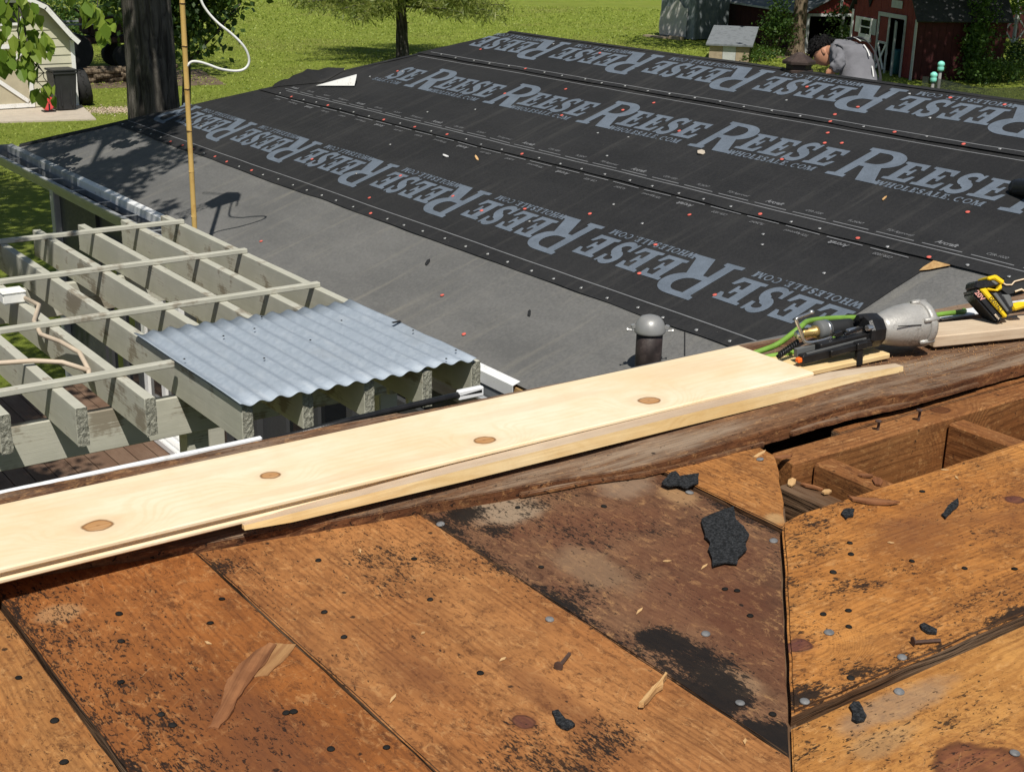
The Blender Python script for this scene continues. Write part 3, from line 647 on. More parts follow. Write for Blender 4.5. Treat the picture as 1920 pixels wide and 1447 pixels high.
for par, s0, s1, n0, k in ((st1, .87, 1.66, .010, 20), (st2, 2.0, 2.8, .017, 20), (st3, 3.0, 3.45, .024, 12)):
    for i in range(k):
        s = rnd(s0, s1); cap(par, s, rnd(4.0, hipY(s)-.2), n0, random.random() < .62)
for s, y in ((.12, 8.0), (.18, 9.2), (.30, 6.1), (.10, 5.6)): cap(gray, s, y, .006, True)
# seam in the grey sheet running to the valley, exposed strand board, debris
b = MB()
for a, c_ in (((.70, 4.57), (.40, 4.25)),): 
    p, q = RF(a[0], a[1], .0075), RF(c_[0], c_[1], .0075); b.bar(p, q, .006, .001, (-sT, 0, cT))
hb(b, 'lap_seam', M['felt_black'], gray)
b = MB(); pl = [(1.66,3.972),(1.70,3.978),(1.772,3.975),(1.79,3.92),(1.765,3.875),(1.735,3.90),(1.69,3.935)]
V = [RF(s, y, .0150) for s, y in pl]; b.add(V, [tuple(range(len(V)))[::-1]])
o = hb(b, 'exposed_strand_board', M['osb'])
def flake(name, s, y, n0, L, Wd, a, mat, label, cat, group=None):
    mb = MB(); pts = [(-L/2,-Wd*.3),(-L*.2,-Wd/2),(L*.3,-Wd*.35),(L/2,.05*Wd),(L*.25,Wd/2),(-L*.3,Wd*.4)]
    mb.prism(pts, 0, .004); o_ = mb.build(name, mat); o_.location = RF(s, y, n0+.006); o_.rotation_euler = (0, -TH, a); tag(o_, label, cat, group); return o_
flake('wood_chip', 1.62, 7.62, .010, .075, .018, 1.2, M['splinter'], 'pale sliver of wood on the lowest black sheet', 'wood chip')
flake('wood_chip', 2.20, 4.63, .017, .05, .012, .2, M['splinter'], 'small pale wood chip on the middle black sheet', 'wood chip')
flake('cardboard_scrap', 2.27, 6.10, .017, .06, .05, .7, M['concrete'], 'small square tan scrap between the small captions and the lettering', 'scrap')
flake('felt_scrap', .50, 6.55, .005, .07, .022, .6, M['tarfelt'], 'black scrap on the grey sheet nearest the black edge', 'scrap')
flake('felt_scrap', .42, 5.45, .005, .06, .018, .8, M['tarfelt'], 'black scrap on the grey sheet nearer the vent pipe', 'scrap')
flake('paper_scrap', 1.55, 7.9, .010, .05, .03, 2.0, M['frame_white'], 'crumpled white scrap on the lowest black sheet', 'scrap')
# dark rounded tool end resting on the middle sheet at the picture's right edge
b = MB().lathe([(.0,-.16),(.045,-.16),(.05,-.12),(.05,.02),(.056,.05),(.056,.09),(.048,.12),(.03,.135),(.0,.14)], 20, Matrix.Translation(RF(2.50, 3.93, .075)) @ Matrix.Rotation(-1.9, 4, 'Z') @ Matrix.Rotation(R(80), 4, 'Y'))
o = b.build('black_tool', M['tool_black'], smooth=True); tag(o, 'black rounded tool end with a bright rim cut off by the right edge', 'tool')
b = MB().lathe([(.050,0),(.0585,.004),(.0585,.016),(.050,.02)], 20, Matrix.Translation(RF(2.50, 3.93, .075)) @ Matrix.Rotation(-1.9, 4, 'Z') @ Matrix.Rotation(R(80), 4, 'Y')); b.build('rim', M['steel'], o, smooth=True)
# vent pipe with domed cap
vt = empty('vent_pipe', RF(.33, 4.45, -.062)); tag(vt, 'black vent pipe with a grey domed cap on the grey sheet', 'vent pipe')
MB().lathe([(.060,.02),(.060,.30),(.052,.30),(.052,.0)], 28).build('pipe', M['pipe_black'], vt, smooth=True); 
MB().lathe([(.068,.262),(.071,.267),(.071,.275),(.068,.296),(.058,.318),(.043,.334),(.02,.342),(.001,.344)], 32).build('dome_cap', M['lead'], vt, smooth=True)
for a in (2.6, -.75):
    p = Vector((math.cos(a)*.072, math.sin(a)*.072, .272)); q = Vector((math.cos(a)*.10, math.sin(a)*.10, .276))
    bb = MB().tube([p, q], .004, 6); bb.tube([q, q*1.0+Vector((math.cos(a)*.006, math.sin(a)*.006, 0))], .008, 6); bb.tube([p*1.04, p*1.1], .011, 6); bb.build('screw', M['zinc_cap'], vt)
# brown chimney top standing behind the ridge
ch = empty('chimney_cap', (7.02, 6.50, 3.60)); tag(ch, 'small dark brown metal chimney cap just behind the ridge', 'chimney cap')
def hexp(r): return [(r*math.cos(R(60*k+15)), r*math.sin(R(60*k+15))) for k in range(6)]
for z0, z1, r0, r1, nm in ((-.3,.145,.085,.085,'flue'),(.145,.165,.10,.10,'band'),(.165,.20,.085,.085,'collar'),(.20,.222,.112,.112,'brim')):
    MB().prism(hexp(r0), z0, z1).build(nm, M['cap_brown'], ch, bevel=.003)
b = MB(); hx = hexp(.108); b.add([(x, y, .223) for x, y in hx] + [(x*.18, y*.18, .275) for x, y in hx], [(k, (k+1)%6, 6+(k+1)%6, 6+k) for k in range(6)] + [tuple(range(6,12))]); b.build('lid', M['cap_brown'], ch)
# ================================================================ PERGOLA (rafters run along y)
PZ = 3.05
pg = empty('pergola', (1.6, 5.8, 1.05)); tag(pg, 'pale olive painted wooden pergola with open rafters and thin cross battens', 'pergola')
PINV = Matrix.Translation((-1.6, -5.8, -1.05))
RAFT = [(.185,4.47,7.38),(.428,4.48,7.37),(.670,4.48,7.37),(.915,4.47,7.36),(1.158,4.57,7.36),(1.401,4.50,7.36),(1.639,4.47,7.38),(1.894,4.215,7.37),(2.141,4.235,7.35),(2.389,4.22,7.36),(2.634,4.205,7.37),(2.862,4.21,7.36)]
def rafter_mesh(L, w_, d_, name, parent, loc, mat=M['pergola']):
    """local x = length; ragged end faces as their own mesh"""
    mb = MB(); n = 10; 
    for i in range(n+1):
        x = L*i/n; j = .0012*nz(x*5, loc.x*9, 1)
        mb.v += [(x, -w_/2+j, -d_), (x, w_/2+j, -d_), (x, w_/2+j, .0008*nz(x*7, loc.x, 2)), (x, -w_/2+j, .0008*nz(x*7, loc.x, 2))]
    for i in range(n):
        for k in range(4): mb.f.append((4*i+k, 4*i+(k+1)%4, 4*i+4+(k+1)%4, 4*i+4+k)[::-1])
    mb.f += [(0,1,2,3), (4*n+3,4*n+2,4*n+1,4*n)]
    o_ = mb.build(name, mat, parent, bevel=.0025); o_.location = loc; o_.rotation_euler = (0, 0, R(90)); return o_
def ragged_end(parent, w_, d_, x, sgn, seed):
    mb = MB(); nx, nzz = 5, 14
    for i in range(nzz+1):
        for j in range(nx+1):
            zz = -d_+d_*i/nzz; yy = -w_/2+w_*j/nx; e = (i in (0, nzz)) or (j in (0, nx))
            dx = .0006 if e and False else .002+.0045*(nz(yy*90+seed, zz*60, seed)+.4)
            yj = .0022*nz(zz*70, seed, 3+j) if j in (0, nx) else 0
            mb.v.append((x+sgn*dx, yy+yj, zz + (.003*nz(yy*80, seed, 6) if i == 0 else 0)))
    W = nx+1
    for i in range(nzz):
        for j in range(nx):
            f = (i*W+j, i*W+j+1, (i+1)*W+j+1, (i+1)*W+j); mb.f.append(f if sgn > 0 else f[::-1])
    mb.build('sawn_end', M['endgrain'], parent)
for k, (x, y0, y1) in enumerate(RAFT):
    r_ = rafter_mesh(y1-y0, .040, .142, 'rafter', pg, PINV @ Vector((x+.012, y0, PZ)))
    ragged_end(r_, .041, .142, 0.0, -1, k*3.1); ragged_end(r_, .041, .142, y1-y0, 1, k*5.3+1)
for y, x1 in ((7.115, 2.885), (6.305, 2.885), (5.525, 2.885)):
    b = MB(); xs_ = [-.3, .42, 1.16, 1.9, x1]; o_ = MB().box(0, x1+.3, -.017, .017, .001, .024).build('batten', M['pergola'], pg, bevel=.003); o_.location = PINV @ Vector((-.3, y, PZ)); o_.rotation_euler = (0, 0, rnd(-.004,.004))
o_ = MB().box(0, 2.16, -.018, .018, .001, .025).build('batten', M['pergola'], pg, bevel=.003); o_.location = PINV @ Vector((-.3, 4.755, PZ)); o_.rotation_euler = (0, 0, .004)
for y in (4.835, 6.72):
    o_ = MB().box(0, 3.25, -.019, .019, -.305, -.1435).build('beam', M['pergola'], pg, bevel=.003); o_.location = PINV @ Vector((-.3, y, PZ))
for x, y in ((-.2, 4.90), (1.98, 4.90), (2.86, 6.78), (-.2, 6.78), (2.86, 4.90)):
    o_ = MB().box(-.045, .045, -.045, .045, 0, PZ-.306-1.06).build('post', M['pergola'], pg, bevel=.004); o_.location = PINV @ Vector((x, y, 1.06))
for x, y in ((2.655, 4.55), (2.655, 4.40)):
    o_ = MB().box(-.03, .03, -.012, .012, -.18, -.02).build('hanger_block', M['pergola'], pg, bevel=.003); o_.location = PINV @ Vector((x+.05, y, PZ-.02))
# junction box and conduit lying on the rafters
jb = empty('junction_box', (1.615, 5.97, PZ+.004)); tag(jb, 'white junction box with a pale conduit snaking along the pergola rafters', 'junction box')
MB().box(-.05, .05, -.045, .045, 0, .045).build('box', M['white_plastic'], jb, bevel=.006); MB().box(-.052, .052, -.047, .047, .046, .054).build('lid', M['white_plastic'], jb, bevel=.003)
pts = [(1.66,5.93,.02),(1.68,5.80,.015),(1.60,5.62,.0),(1.575,5.45,-.01),(1.60,5.28,.0),(1.615,5.10,.0),(1.60,4.96,-.03),(1.58,4.90,-.05)]
MB().tube([(x-1.615, y-5.97, z) for x, y, z in pts], .0095, 10).build('conduit', simple('tan_conduit', (.55,.45,.34), .5), jb, smooth=True)
pts = [(.6,5.24,.02),(1.0,5.14,.018),(1.3,5.07,.02),(1.42,5.045,.016),(1.52,5.02,.0),(1.60,4.955,-.03)]
MB().tube([(x-1.615, y-5.97, z) for x, y, z in pts], .0095, 10).build('conduit', bpy.data.materials['tan_conduit'], jb, smooth=True)
# corrugated sheet lying over the near right part of the rafters
b = MB(); nx, ny = 156, 8; X0, X1, Y0, Y1 = 1.872, 2.868, 4.195, 5.20; waves = 13
for j in range(ny+1):
    v = j/ny; y = Y0+(Y1-Y0)*v
    for i in range(nx+1):
        u = i/nx; x = X0+(X1-X0)*u
        z = .0068*math.cos(2*math.pi*waves*u) + .008 + .006*nz(u*2, v*2, 3) + (.012*max(0, .25-v)*4*max(0, nz(u*3, 1, 8)))
        if i > nx-8: z += .010*nz(v*4, 5, 5)
        b.v.append((x-2.37, y-4.7+.006*nz(u*9, v, 9)*(1 if j in (0, ny) else 0), z))
b.f = [(j*(nx+1)+i, j*(nx+1)+i+1, (j+1)*(nx+1)+i+1, (j+1)*(nx+1)+i) for j in range(ny) for i in range(nx)]
o = b.build('corrugated_sheet', M['zinc'], smooth=True, loc=(2.37, 4.7, PZ+.0045)); md = o.modifiers.new('solid', 'SOLIDIFY'); md.thickness = .002
tag(o, 'dull galvanised corrugated roofing sheet over the near pergola rafters', 'metal sheet')
nm = MB().lathe([(.0045,0),(.0045,.002),(.003,.003)], 8).mesh('nail', M['tar_nail'])
for x, y in ((1.90,4.75),(2.15,4.95),(2.30,4.98),(2.42,4.72),(2.40,5.12),(2.66,4.9),(2.84,4.62),(2.84,4.30),(2.75,4.23),(2.16,4.6)):
    ob('nail', nm, o, (x-2.37, y-4.7, .021))
MB().box(-.02,.02,-.007,.007,0,.003).build('torn_hole', M['interior'], o, loc=(.475, .06, .021))

# ================================================================ BACK DECK below the pergola
dk = empty('back_deck', (1.5, 7, 1.05)); tag(dk, 'brown composite plank deck far below the pergola', 'deck')
bm_ = MB().box(0, 5.8, -.067, .067, -.025, 0).mesh('deck_board', M['deck_brown'])
x = -1.2
while x < 3.40: ob('deck_board', bm_, dk, (x-1.5, -2.2+.0, rnd(-.002,.002)), R(90)); x += .141
b = MB().box(-2.8, 2.0, -2.1, 3.5, -.25, -.03); b.build('deck_frame', M['interior'], dk)
b = MB().box(-2.8, 2.0, 3.5, 3.54, -1.05, -.03); b.build('skirt', M['wall_gray'], dk)
th = empty('door_threshold', (3.42, 8.9, 1.055)); tag(th, 'white sliding door sill at the edge of the brown deck', 'door sill')
MB().box(-.10, .09, -.55, .9, 0, .05).build('sill', M['frame_white'], th, bevel=.005); MB().box(-.07, -.05, -.55, .9, .051, .065).build('rail', M['frame_white'], th); MB().box(.0, .02, -.55, .9, .051, .07).build('rail', M['frame_white'], th)

# ================================================================ ANTENNA MAST: bamboo pole, white cable, antenna above the picture
po = empty('bamboo_mast', (3.253, 7.86, 1.06)); tag(po, 'slender yellow bamboo pole with dark rings and a looping white cable', 'pole')
zb = [0]; 
while zb[-1] < 3.45: zb.append(zb[-1] + rnd(.235, .29))
b = MB(); pts = []; rr_ = []
for k in range(len(zb)-1):
    for u, r_ in ((0.0,.0172),(.04,.0160),(.5,.0155),(.96,.0160),(1.0,.0172)):
        z = zb[k] + (zb[k+1]-zb[k])*u; pts.append(((.002*math.sin(z*1.3)) + .0026*z, .001*math.cos(z*2), z)); rr_.append(r_)
pts.append((pts[-1][0], 0, 3.66)); rr_.append(.015); b.tube(pts, rr_, 12); b.build('culm', M['bamboo'], po, smooth=True)
for z in zb[1:-1]: MB().lathe([(.0165,-.004),(.0178,0),(.0165,.004)], 12).build('ring', M['bamboo_node'], po, loc=(.002*math.sin(z*1.3)+.0026*z, 0, z))
cpts = [(3.262,7.855,3.81),(3.29,7.845,3.838),(3.33,7.83,3.838),(3.38,7.81,3.822),(3.45,7.79,3.795),(3.535,7.77,3.782),(3.59,7.755,3.795),(3.615,7.748,3.835),(3.605,7.748,3.89),(3.575,7.753,3.94),(3.52,7.775,4.0),(3.45,7.80,4.06),(3.40,7.83,4.125),(3.37,7.845,4.19),(3.36,7.855,4.3),(3.36,7.86,4.5),(3.37,7.87,4.70)]
def smoothpath(P_, n=6):
    P_ = [Vector(p) for p in P_]; out = []
    for i in range(len(P_)-1):
        p0, p1, p2, p3 = P_[max(i-1,0)], P_[i], P_[i+1], P_[min(i+2, len(P_)-1)]
        for k in range(n):
            t = k/n; out.append(.5*((2*p1) + (p2-p0)*t + (2*p0-5*p1+4*p2-p3)*t*t + (3*p1-p0-3*p2+p3)*t**3))
    return out + [P_[-1]]
off = Vector((3.253, 7.86, 1.06))
MB().tube([p-off for p in smoothpath(cpts)], .0075, 8).build('cable', M['cable'], po, smooth=True)
# antenna on top (above the frame, seen by its shadow): reflector box, boom with loop elements
MB().prism([(-.055,.005),(.142,-.051),(.189,.029),(.200,.096),(.152,.195),(-.043,.152)], 3.64, 3.69).build('antenna_housing', M['alu'], po)
b = MB().tube([(-.05,.107,3.67),(-.27,.108,3.67)], .007, 6); 
for k in range(5):
    cx_, cy_ = -.07-.045*k, .107
    for sg in (-1, 1):
        c0 = Vector((cx_+sg*.012, cy_+sg*.045, 3.67)); ring = [c0 + Vector((.020*math.cos(a), .020*math.sin(a), .0)) for a in [2*math.pi*i/12 for i in range(13)]]; b.tube(ring, .004, 5)
b.build('antenna_boom', M['alu'], po)
b = MB().tube([(.135,.18,3.67),(.061,.41,3.67),(.045,.374,3.67),(.12,.18,3.67)], .0035, 5); b.tube([(.13,-.045,3.67),(.106,-.09,3.66),(.07,-.15,3.65)], .008, 5); b.build('antenna_arms', M['alu'], po)
# ================================================================ ROOF UNDERFOOT: bare plank deck (top at z = 3.95)
DZ = 3.95; HO = .135
pr = empty('plank_roof', (1.0, 1.1, DZ)); tag(pr, 'stripped roof of old orange plank sheathing with a hip joint and a hole', 'roof')
PR = Vector((1.0, 1.1, DZ))
def lx(p): return (p[1], -p[0])          # world xy -> local xy of a plank whose grain runs along world y
def worn(poly, step=.035, amp=.0012, seed=0.0):
    out = []; n = len(poly)
    for i in range(n):
        a, b_ = Vector(poly[i]), Vector(poly[(i+1) % n]); L = (b_-a).length; k = max(1, int(L/step)); nn = Vector((-(b_-a).y, (b_-a).x))/max(L, 1e-6)
        for j in range(k):
            t = j/k; p = a.lerp(b_, t); d = amp*(nz(p.x*23, p.y*23, seed)+.6*nz(p.x*70, p.y*70, seed+3)) if j else 0
            out.append((p.x+nn.x*d, p.y+nn.y*d))
    return out
def plank(poly, mat, along='y', dz=0.0, thick=.021, seed=0.0, name='plank', amp=.0014, origin=None, top_tilt=None, parent=pr, bevel=.0016, side=M['rot'], step=.035):  # default sides dark: shade of the gaps put into their colour
    """poly in world xy; origin = world xy used as the local origin"""
    cx_ = sum(p[0] for p in poly)/len(poly) if origin is None else origin[0]; cy_ = sum(p[1] for p in poly)/len(poly) if origin is None else origin[1]
    q = [(p[0]-cx_, p[1]-cy_) for p in poly]
    if along == 'y': q = [lx(p) for p in q]
    q = worn(q, step, amp=amp, seed=seed); me = bpy.data.meshes.new(name); bm = bmesh.new()
    f = bm.faces.new([bm.verts.new((x, y, 0)) for x, y in q]); f.normal_update()
    if f.normal.z < 0: f.normal_flip()
    r_ = bmesh.ops.extrude_face_region(bm, geom=[f]); vs_ = [v for v in r_['geom'] if isinstance(v, bmesh.types.BMVert)]
    for v in vs_: v.co.z = 0
    base = [v for v in bm.verts if v not in vs_]
    for v in base: v.co.z = -thick
    bmesh.ops.recalc_face_normals(bm, faces=bm.faces[:])
    es = [e for e in bm.edges if all(v.co.z > -1e-6 for v in e.verts)]
    bmesh.ops.bevel(bm, geom=es, offset=bevel, segments=2, affect='EDGES', clamp_overlap=True)
    if top_tilt: 
        for v in bm.verts: v.co.z += top_tilt(v.co.x, v.co.y)
    bmesh.ops.triangulate(bm, faces=[f_ for f_ in bm.faces if len(f_.verts) > 4])
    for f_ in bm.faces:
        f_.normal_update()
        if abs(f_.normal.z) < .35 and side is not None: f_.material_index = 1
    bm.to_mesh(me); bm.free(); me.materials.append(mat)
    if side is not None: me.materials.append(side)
    o_ = ob(name, me, parent); o_.location = Vector((cx_, cy_, DZ+dz)) - PR if parent is pr else Vector((cx_, cy_, DZ+dz)); o_.rotation_euler = (0, 0, R(90) if along == 'y' else 0); return o_
def B(cx, cy, rx_, ry_, st, o): return (cy-o[1], -(cx-o[0]), ry_, rx_, st)      # blob given in world xy for a plank along y
TOPY = 1.52
# left slope, grain along y; mitred against the hip (x = y + HO)
O = {}
def left(x0, x1, mat, **k): return plank([(x0, max(.25, x0-HO+.005)), (x1, max(.25, x1-HO+.005)), (x1, TOPY), (x0, TOPY)], mat, 'y', origin=((x0+x1)/2, 1.1), **k)
P_ = []
P_.append(left(-.25, .05, old_deck('old_plank_a'), seed=1)); P_.append(left(.053, .3445, old_deck('old_plank_b', light=(.47,.23,.075), tar=1.1), seed=2))
o1 = (.468, 1.1); m = old_deck('old_plank_c', base=(.27,.088,.019), light=(.40,.15,.04), tar=.95, scratch=.5, blobs=[B(.355,1.1,.012,.9,.09,o1), B(.582,1.0,.007,.9,.06,o1), B(.47,1.46,.3,.03,.07,o1), B(.50,1.39,.05,.03,.10,o1), B(.41,1.12,.03,.03,.06,o1), B(.52,1.07,.04,.04,.07,o1)], pale=[(.30,.07,.025,.03,.5,(.45,.27,.13))])
P_.append(left(.3515, .5835, m, seed=3, dz=.001))
o2 = (.734, 1.1); m = old_deck('old_plank_d', base=(.32,.12,.034), light=(.48,.22,.075), tar=1.05, freq=760, grain=.55, scratch=.45, knots=[(.935-1.1, -(.704-.734), .011)], knotcol=(.11,.04,.028),
    blobs=[B(.590,1.1,.010,.9,.07,o2), B(.875,1.0,.010,.9,.09,o2), B(.73,1.42,.3,.03,.07,o2), B(.775,1.33,.05,.03,.08,o2), B(.65,.89,.05,.04,.20,o2), B(.60,1.40,.03,.03,.09,o2), B(.77,.87,.05,.05,.14,o2), B(.79,.95,.04,.03,.11,o2), B(.70,.84,.08,.04,.13,o2)], redblobs=[(.95-1.1, -(.75-.734), .10, .03, .5)])
P_.append(left(.5875, .877, m, seed=4, dz=0))
o3 = (1.06, 1.1); m = old_deck('old_plank_e', base=(.15,.066,.032), light=(.25,.135,.07), dark=(.045,.019,.012), red=(.125,.043,.021), tar=1.15, freq=900, grain=.4, scratch=.4, rough=.66,
    redblobs=[B(1.03,1.26,.14,.09,.5,o3), B(1.02,1.03,.10,.09,.45,o3), B(1.12,1.12,.10,.10,.35,o3)],
    pale=[(1.36-1.1, -(.98-1.06), .05, .06, .75, (.33,.25,.17)), (1.27-1.1, -(1.21-1.06), .04, .03, .6, (.42,.25,.12)), (1.17-1.1, -(.97-1.06), .09, .04, .5, (.26,.17,.10)), (.88-1.1, -(.925-1.06), .05, .03, .5, (.33,.21,.12)), (1.345-1.1, -(1.17-1.06), .05, .05, .6, (.30,.21,.14))],
    blobs=[B(.884,1.05,.016,.9,.15,o3), B(1.238,1.2,.016,.4,.12,o3), B(1.06,1.36,.3,.03,.09,o3), B(.925,.985,.035,.04,.50,o3), B(.925,.92,.05,.06,.36,o3), B(.90,.86,.05,.05,.38,o3), B(.885,.78,.05,.05,.55,o3), B(.93,1.385,.06,.03,.25,o3), B(.91,1.12,.05,.07,.22,o3), B(.94,1.31,.03,.04,.25,o3), B(1.18,1.05,.06,.05,.14,o3), B(1.12,1.20,.07,.03,.10,o3)])
P_.append(left(.8805, 1.2425, m, seed=5, dz=-.002))
o4 = (1.30, 1.25); m = old_deck('old_plank_f', base=(.40,.16,.04), light=(.52,.24,.075), tar=.55, scratch=.4, blobs=[B(1.24,1.29,.03,.03,.16,o4)], pale=[(1.14-1.25, -(1.262-1.30), .02, .02, .5, (.48,.33,.16))])
P_.append(plank([(1.247,1.112),(1.258,1.118),(1.385,1.252),(1.425,1.30),(1.43,1.335),(1.36,1.345),(1.247,1.36)], m, 'y', origin=o4, seed=6, dz=.003, amp=.002))
# right slope, grain along x
oR = (1.55, .96); m = old_deck('old_plank_g', base=(.40,.15,.032), light=(.60,.27,.07), tar=1.25, scratch=.3, freq=780, knots=[(1.038-oR[0], .887-oR[1], .014), (1.588-oR[0], 1.003-oR[1], .012)], knotcol=(.10,.035,.03),
    blobs=[(1.192-oR[0],.951-oR[1],.05,.045,.14),(1.053-oR[0],.826-oR[1],.04,.03,.2),(.976-oR[0],.82-oR[1],.05,.03,.2),(1.26-oR[0],.944-oR[1],.06,.03,.08),(1.25-oR[0],1.036-oR[1],.04,.03,.07),(1.446-oR[0],.96-oR[1],.14,.06,.06),(1.10-oR[0],.80-oR[1],.20,.018,.16),(1.35-oR[0],.80-oR[1],.20,.014,.14)])
P_.append(plank([(.795+HO,.795),(2.6,.795),(2.6,1.135),(1.30,1.133),(1.135+HO-.01,1.125)], m, 'x', origin=oR, seed=7, dz=.003, thick=.026, bevel=.003, amp=.002))
oR2 = (1.45, .62); m = old_deck('old_plank_h', base=(.44,.19,.045), light=(.64,.33,.095), dark=(.19,.065,.016), tar=.95, scratch=.3, freq=640, knots=[(1.02-oR2[0], .635-oR2[1], .042)], knotcol=(.17,.06,.03), grain=.55,
    blobs=[(1.053-oR2[0],.705-oR2[1],.03,.012,.14),(1.149-oR2[0],.738-oR2[1],.05,.03,.10),(.93-oR2[0],.74-oR2[1],.05,.03,.12)], pale=[(1.04-oR2[0],.755-oR2[1],.10,.025,.55,(.26,.19,.13)),(.98-oR2[0],.72-oR2[1],.07,.02,.4,(.34,.24,.13))])
P_.append(plank([(.45+HO,.45),(2.4,.45),(2.4,.786),(.786+HO,.786)], m, 'x', origin=oR2, seed=8, dz=-.005, thick=.02))
P_.append(plank([(.15+HO,.15),(2.3,.15),(2.3,.444),(.444+HO,.444)], old_deck('old_plank_i'), 'x', seed=9, dz=-.008))
# sliver of hip board seen in the joint
o_ = MB().box(-.42, .42, -.006, .006, -.10, -.012).build('hip_rafter', M['rot'], pr); o_.location = Vector((1.02, 1.02-HO, DZ))-PR; o_.rotation_euler = (0, 0, R(45))
# ridge beam and jack rafters in the hole
def timber(x0, x1, y0, y1, z0, z1, name, along, mat=M['rafter'], tilt=0):
    if along == 'x': o_ = MB().box(-(x1-x0)/2, (x1-x0)/2, -(y1-y0)/2, (y1-y0)/2, z0, z1).build(name, mat, pr, bevel=.003)
    else:
        o_ = MB().box(-(y1-y0)/2, (y1-y0)/2, -(x1-x0)/2, (x1-x0)/2, z0, z1).build(name, mat, pr, bevel=.003); o_.rotation_euler = (0, tilt, R(90))
    o_.location = Vector(((x0+x1)/2, (y0+y1)/2, DZ)) - PR; return o_
timber(1.44, 2.7, 1.274, 1.322, -.19, -.004, 'ridge_beam', 'x')
timber(1.478, 1.518, .9, 1.270, -.16, -.010, 'jack_rafter', 'y'); timber(1.792, 1.830, .9, 1.270, -.16, -.010, 'jack_rafter', 'y'); timber(2.10, 2.14, .9, 1.270, -.16, -.024, 'jack_rafter', 'y')
timber(1.405, 1.445, 1.10, 1.27, -.16, -.030, 'jack_rafter', 'y', M['rot'])
for k in range(3): timber(.15+.4*k, .19+.4*k, .2, 1.5, -.17, -.0225, 'rafter', 'y')
# debris caught at the broken corner: chips and splinters (each its own)
chips = [((1.425,1.262),.03,.012,.6),((1.438,1.235),.034,.012,1.9),((1.432,1.29),.03,.008,2.6),((1.442,1.21),.024,.011,.3),((1.497,1.165),.03,.014,.8),((1.500,1.19),.022,.012,2.2),((1.40,1.312),.05,.006,.2),((1.36,1.352),.06,.007,.1)]
for k, (p, L, W_, a) in enumerate(chips):
    mb = MB(); mb.prism([(-L/2,-W_*.2),(-L*.1,-W_/2),(L*.35,-W_*.4),(L/2,.1*W_),(L*.2,W_/2),(-L*.35,W_*.35)], 0, .0025); o_ = mb.build('bark_chip', M['splinter'] if k % 3 == 0 else M['splinter_red'], loc=(p[0], p[1], DZ+(-.028 if 1.42 < p[0] < 1.45 and p[1] < 1.28 else -.0085 if p[0] > 1.45 else .001 if p[1] < 1.33 else .006))); o_.rotation_euler = (rnd(-.1,.1), rnd(-.12,.12), a)
    tag(o_, 'loose splintered wood chip lying around the broken corner of the roof hole', 'wood chip', 'chips at the broken corner')
# weathered board along the edge, lying over the plank ends; broken lower edge rising to the right
wl = [(-.6,1.558)]; x = -.6
low = []
WE = [(-.6,1.73),(.363,1.511),(.59,1.46),(.886,1.408),(1.02,1.385),(1.12,1.374),(1.2,1.352),(1.245,1.345),(1.41,1.346),(1.454,1.341),(1.531,1.344),(1.60,1.352),(1.704,1.346),(1.76,1.330),(1.85,1.333),(1.993,1.337),(2.7,1.338)]
for k in range(46):
    x = -.6 + k*.07; yb = float(np.interp(x, [p[0] for p in WE], [p[1] for p in WE]))
    low.append((x, yb + .002*nz(x*11, 3, 3)))
def tiltw(u, v):
    x_, y_ = u+1.0, v+1.5; yf = float(np.interp(x_, [p[0] for p in WE], [p[1] for p in WE])); th_ = float(np.interp(x_, [.75, 1.0, 1.15, 1.45], [.012, .015, .013, .0225]))
    return th_ + (.0225-th_)*max(0, min(1, (y_-yf)/.14)) + .006*math.exp(-((x_-1.72)/.14)**2) + .0008*nz(u*4, v*8, 1)
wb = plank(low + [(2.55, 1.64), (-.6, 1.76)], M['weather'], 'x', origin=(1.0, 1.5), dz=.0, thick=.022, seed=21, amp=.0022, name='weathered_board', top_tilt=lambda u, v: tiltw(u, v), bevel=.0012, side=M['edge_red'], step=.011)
# dark split under its broken edge, old side lath
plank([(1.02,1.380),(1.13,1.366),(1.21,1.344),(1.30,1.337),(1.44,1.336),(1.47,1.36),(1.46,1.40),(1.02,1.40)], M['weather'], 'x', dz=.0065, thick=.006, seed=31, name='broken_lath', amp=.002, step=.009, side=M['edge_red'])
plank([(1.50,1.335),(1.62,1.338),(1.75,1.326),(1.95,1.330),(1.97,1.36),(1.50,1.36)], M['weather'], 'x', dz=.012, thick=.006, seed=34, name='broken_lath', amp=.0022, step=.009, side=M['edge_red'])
plank([(1.60,1.328),(2.5,1.330),(2.5,1.348),(1.60,1.345)], M['rafter'], 'x', dz=-.006, thick=.03, seed=32, name='old_lath', amp=.003)
# strip of rotten sheathing, grey felt and gutter beyond the new boards
plank([(.50,1.70),(.525,1.884),(.86,1.885),(1.0,1.884),(1.12,1.878),(1.2,1.80),(1.2,1.66),(.52,1.66)], M['weather'], 'x', dz=-.050, thick=.02, seed=33, name='rotten_edge', amp=.004)
o_ = MB().box(-1.3, .515, 1.60, 1.884, -.085, -.060).build('eave_flashing', M['fascia_gray'], pr); o_.location = Vector((0, 0, DZ))-PR
o_ = MB().box(.75, 2.4, 1.60, 1.888, -.085, -.064).build('eave_felt', M['felt_gray'], pr); o_.location = Vector((0, 0, DZ))-PR
o_ = MB().box(-1.3, .88, 1.8895, 1.8975, -.085, -.047).build('white_gutter_lip', M['white_metal'], pr, bevel=.003); o_.location = Vector((0, 0, DZ))-PR
o_ = MB().box(-1.3, 2.4, 1.86, 1.885, -.16, -.10).build('gutter_trough', M['interior'], pr); o_.location = Vector((0, 0, DZ))-PR
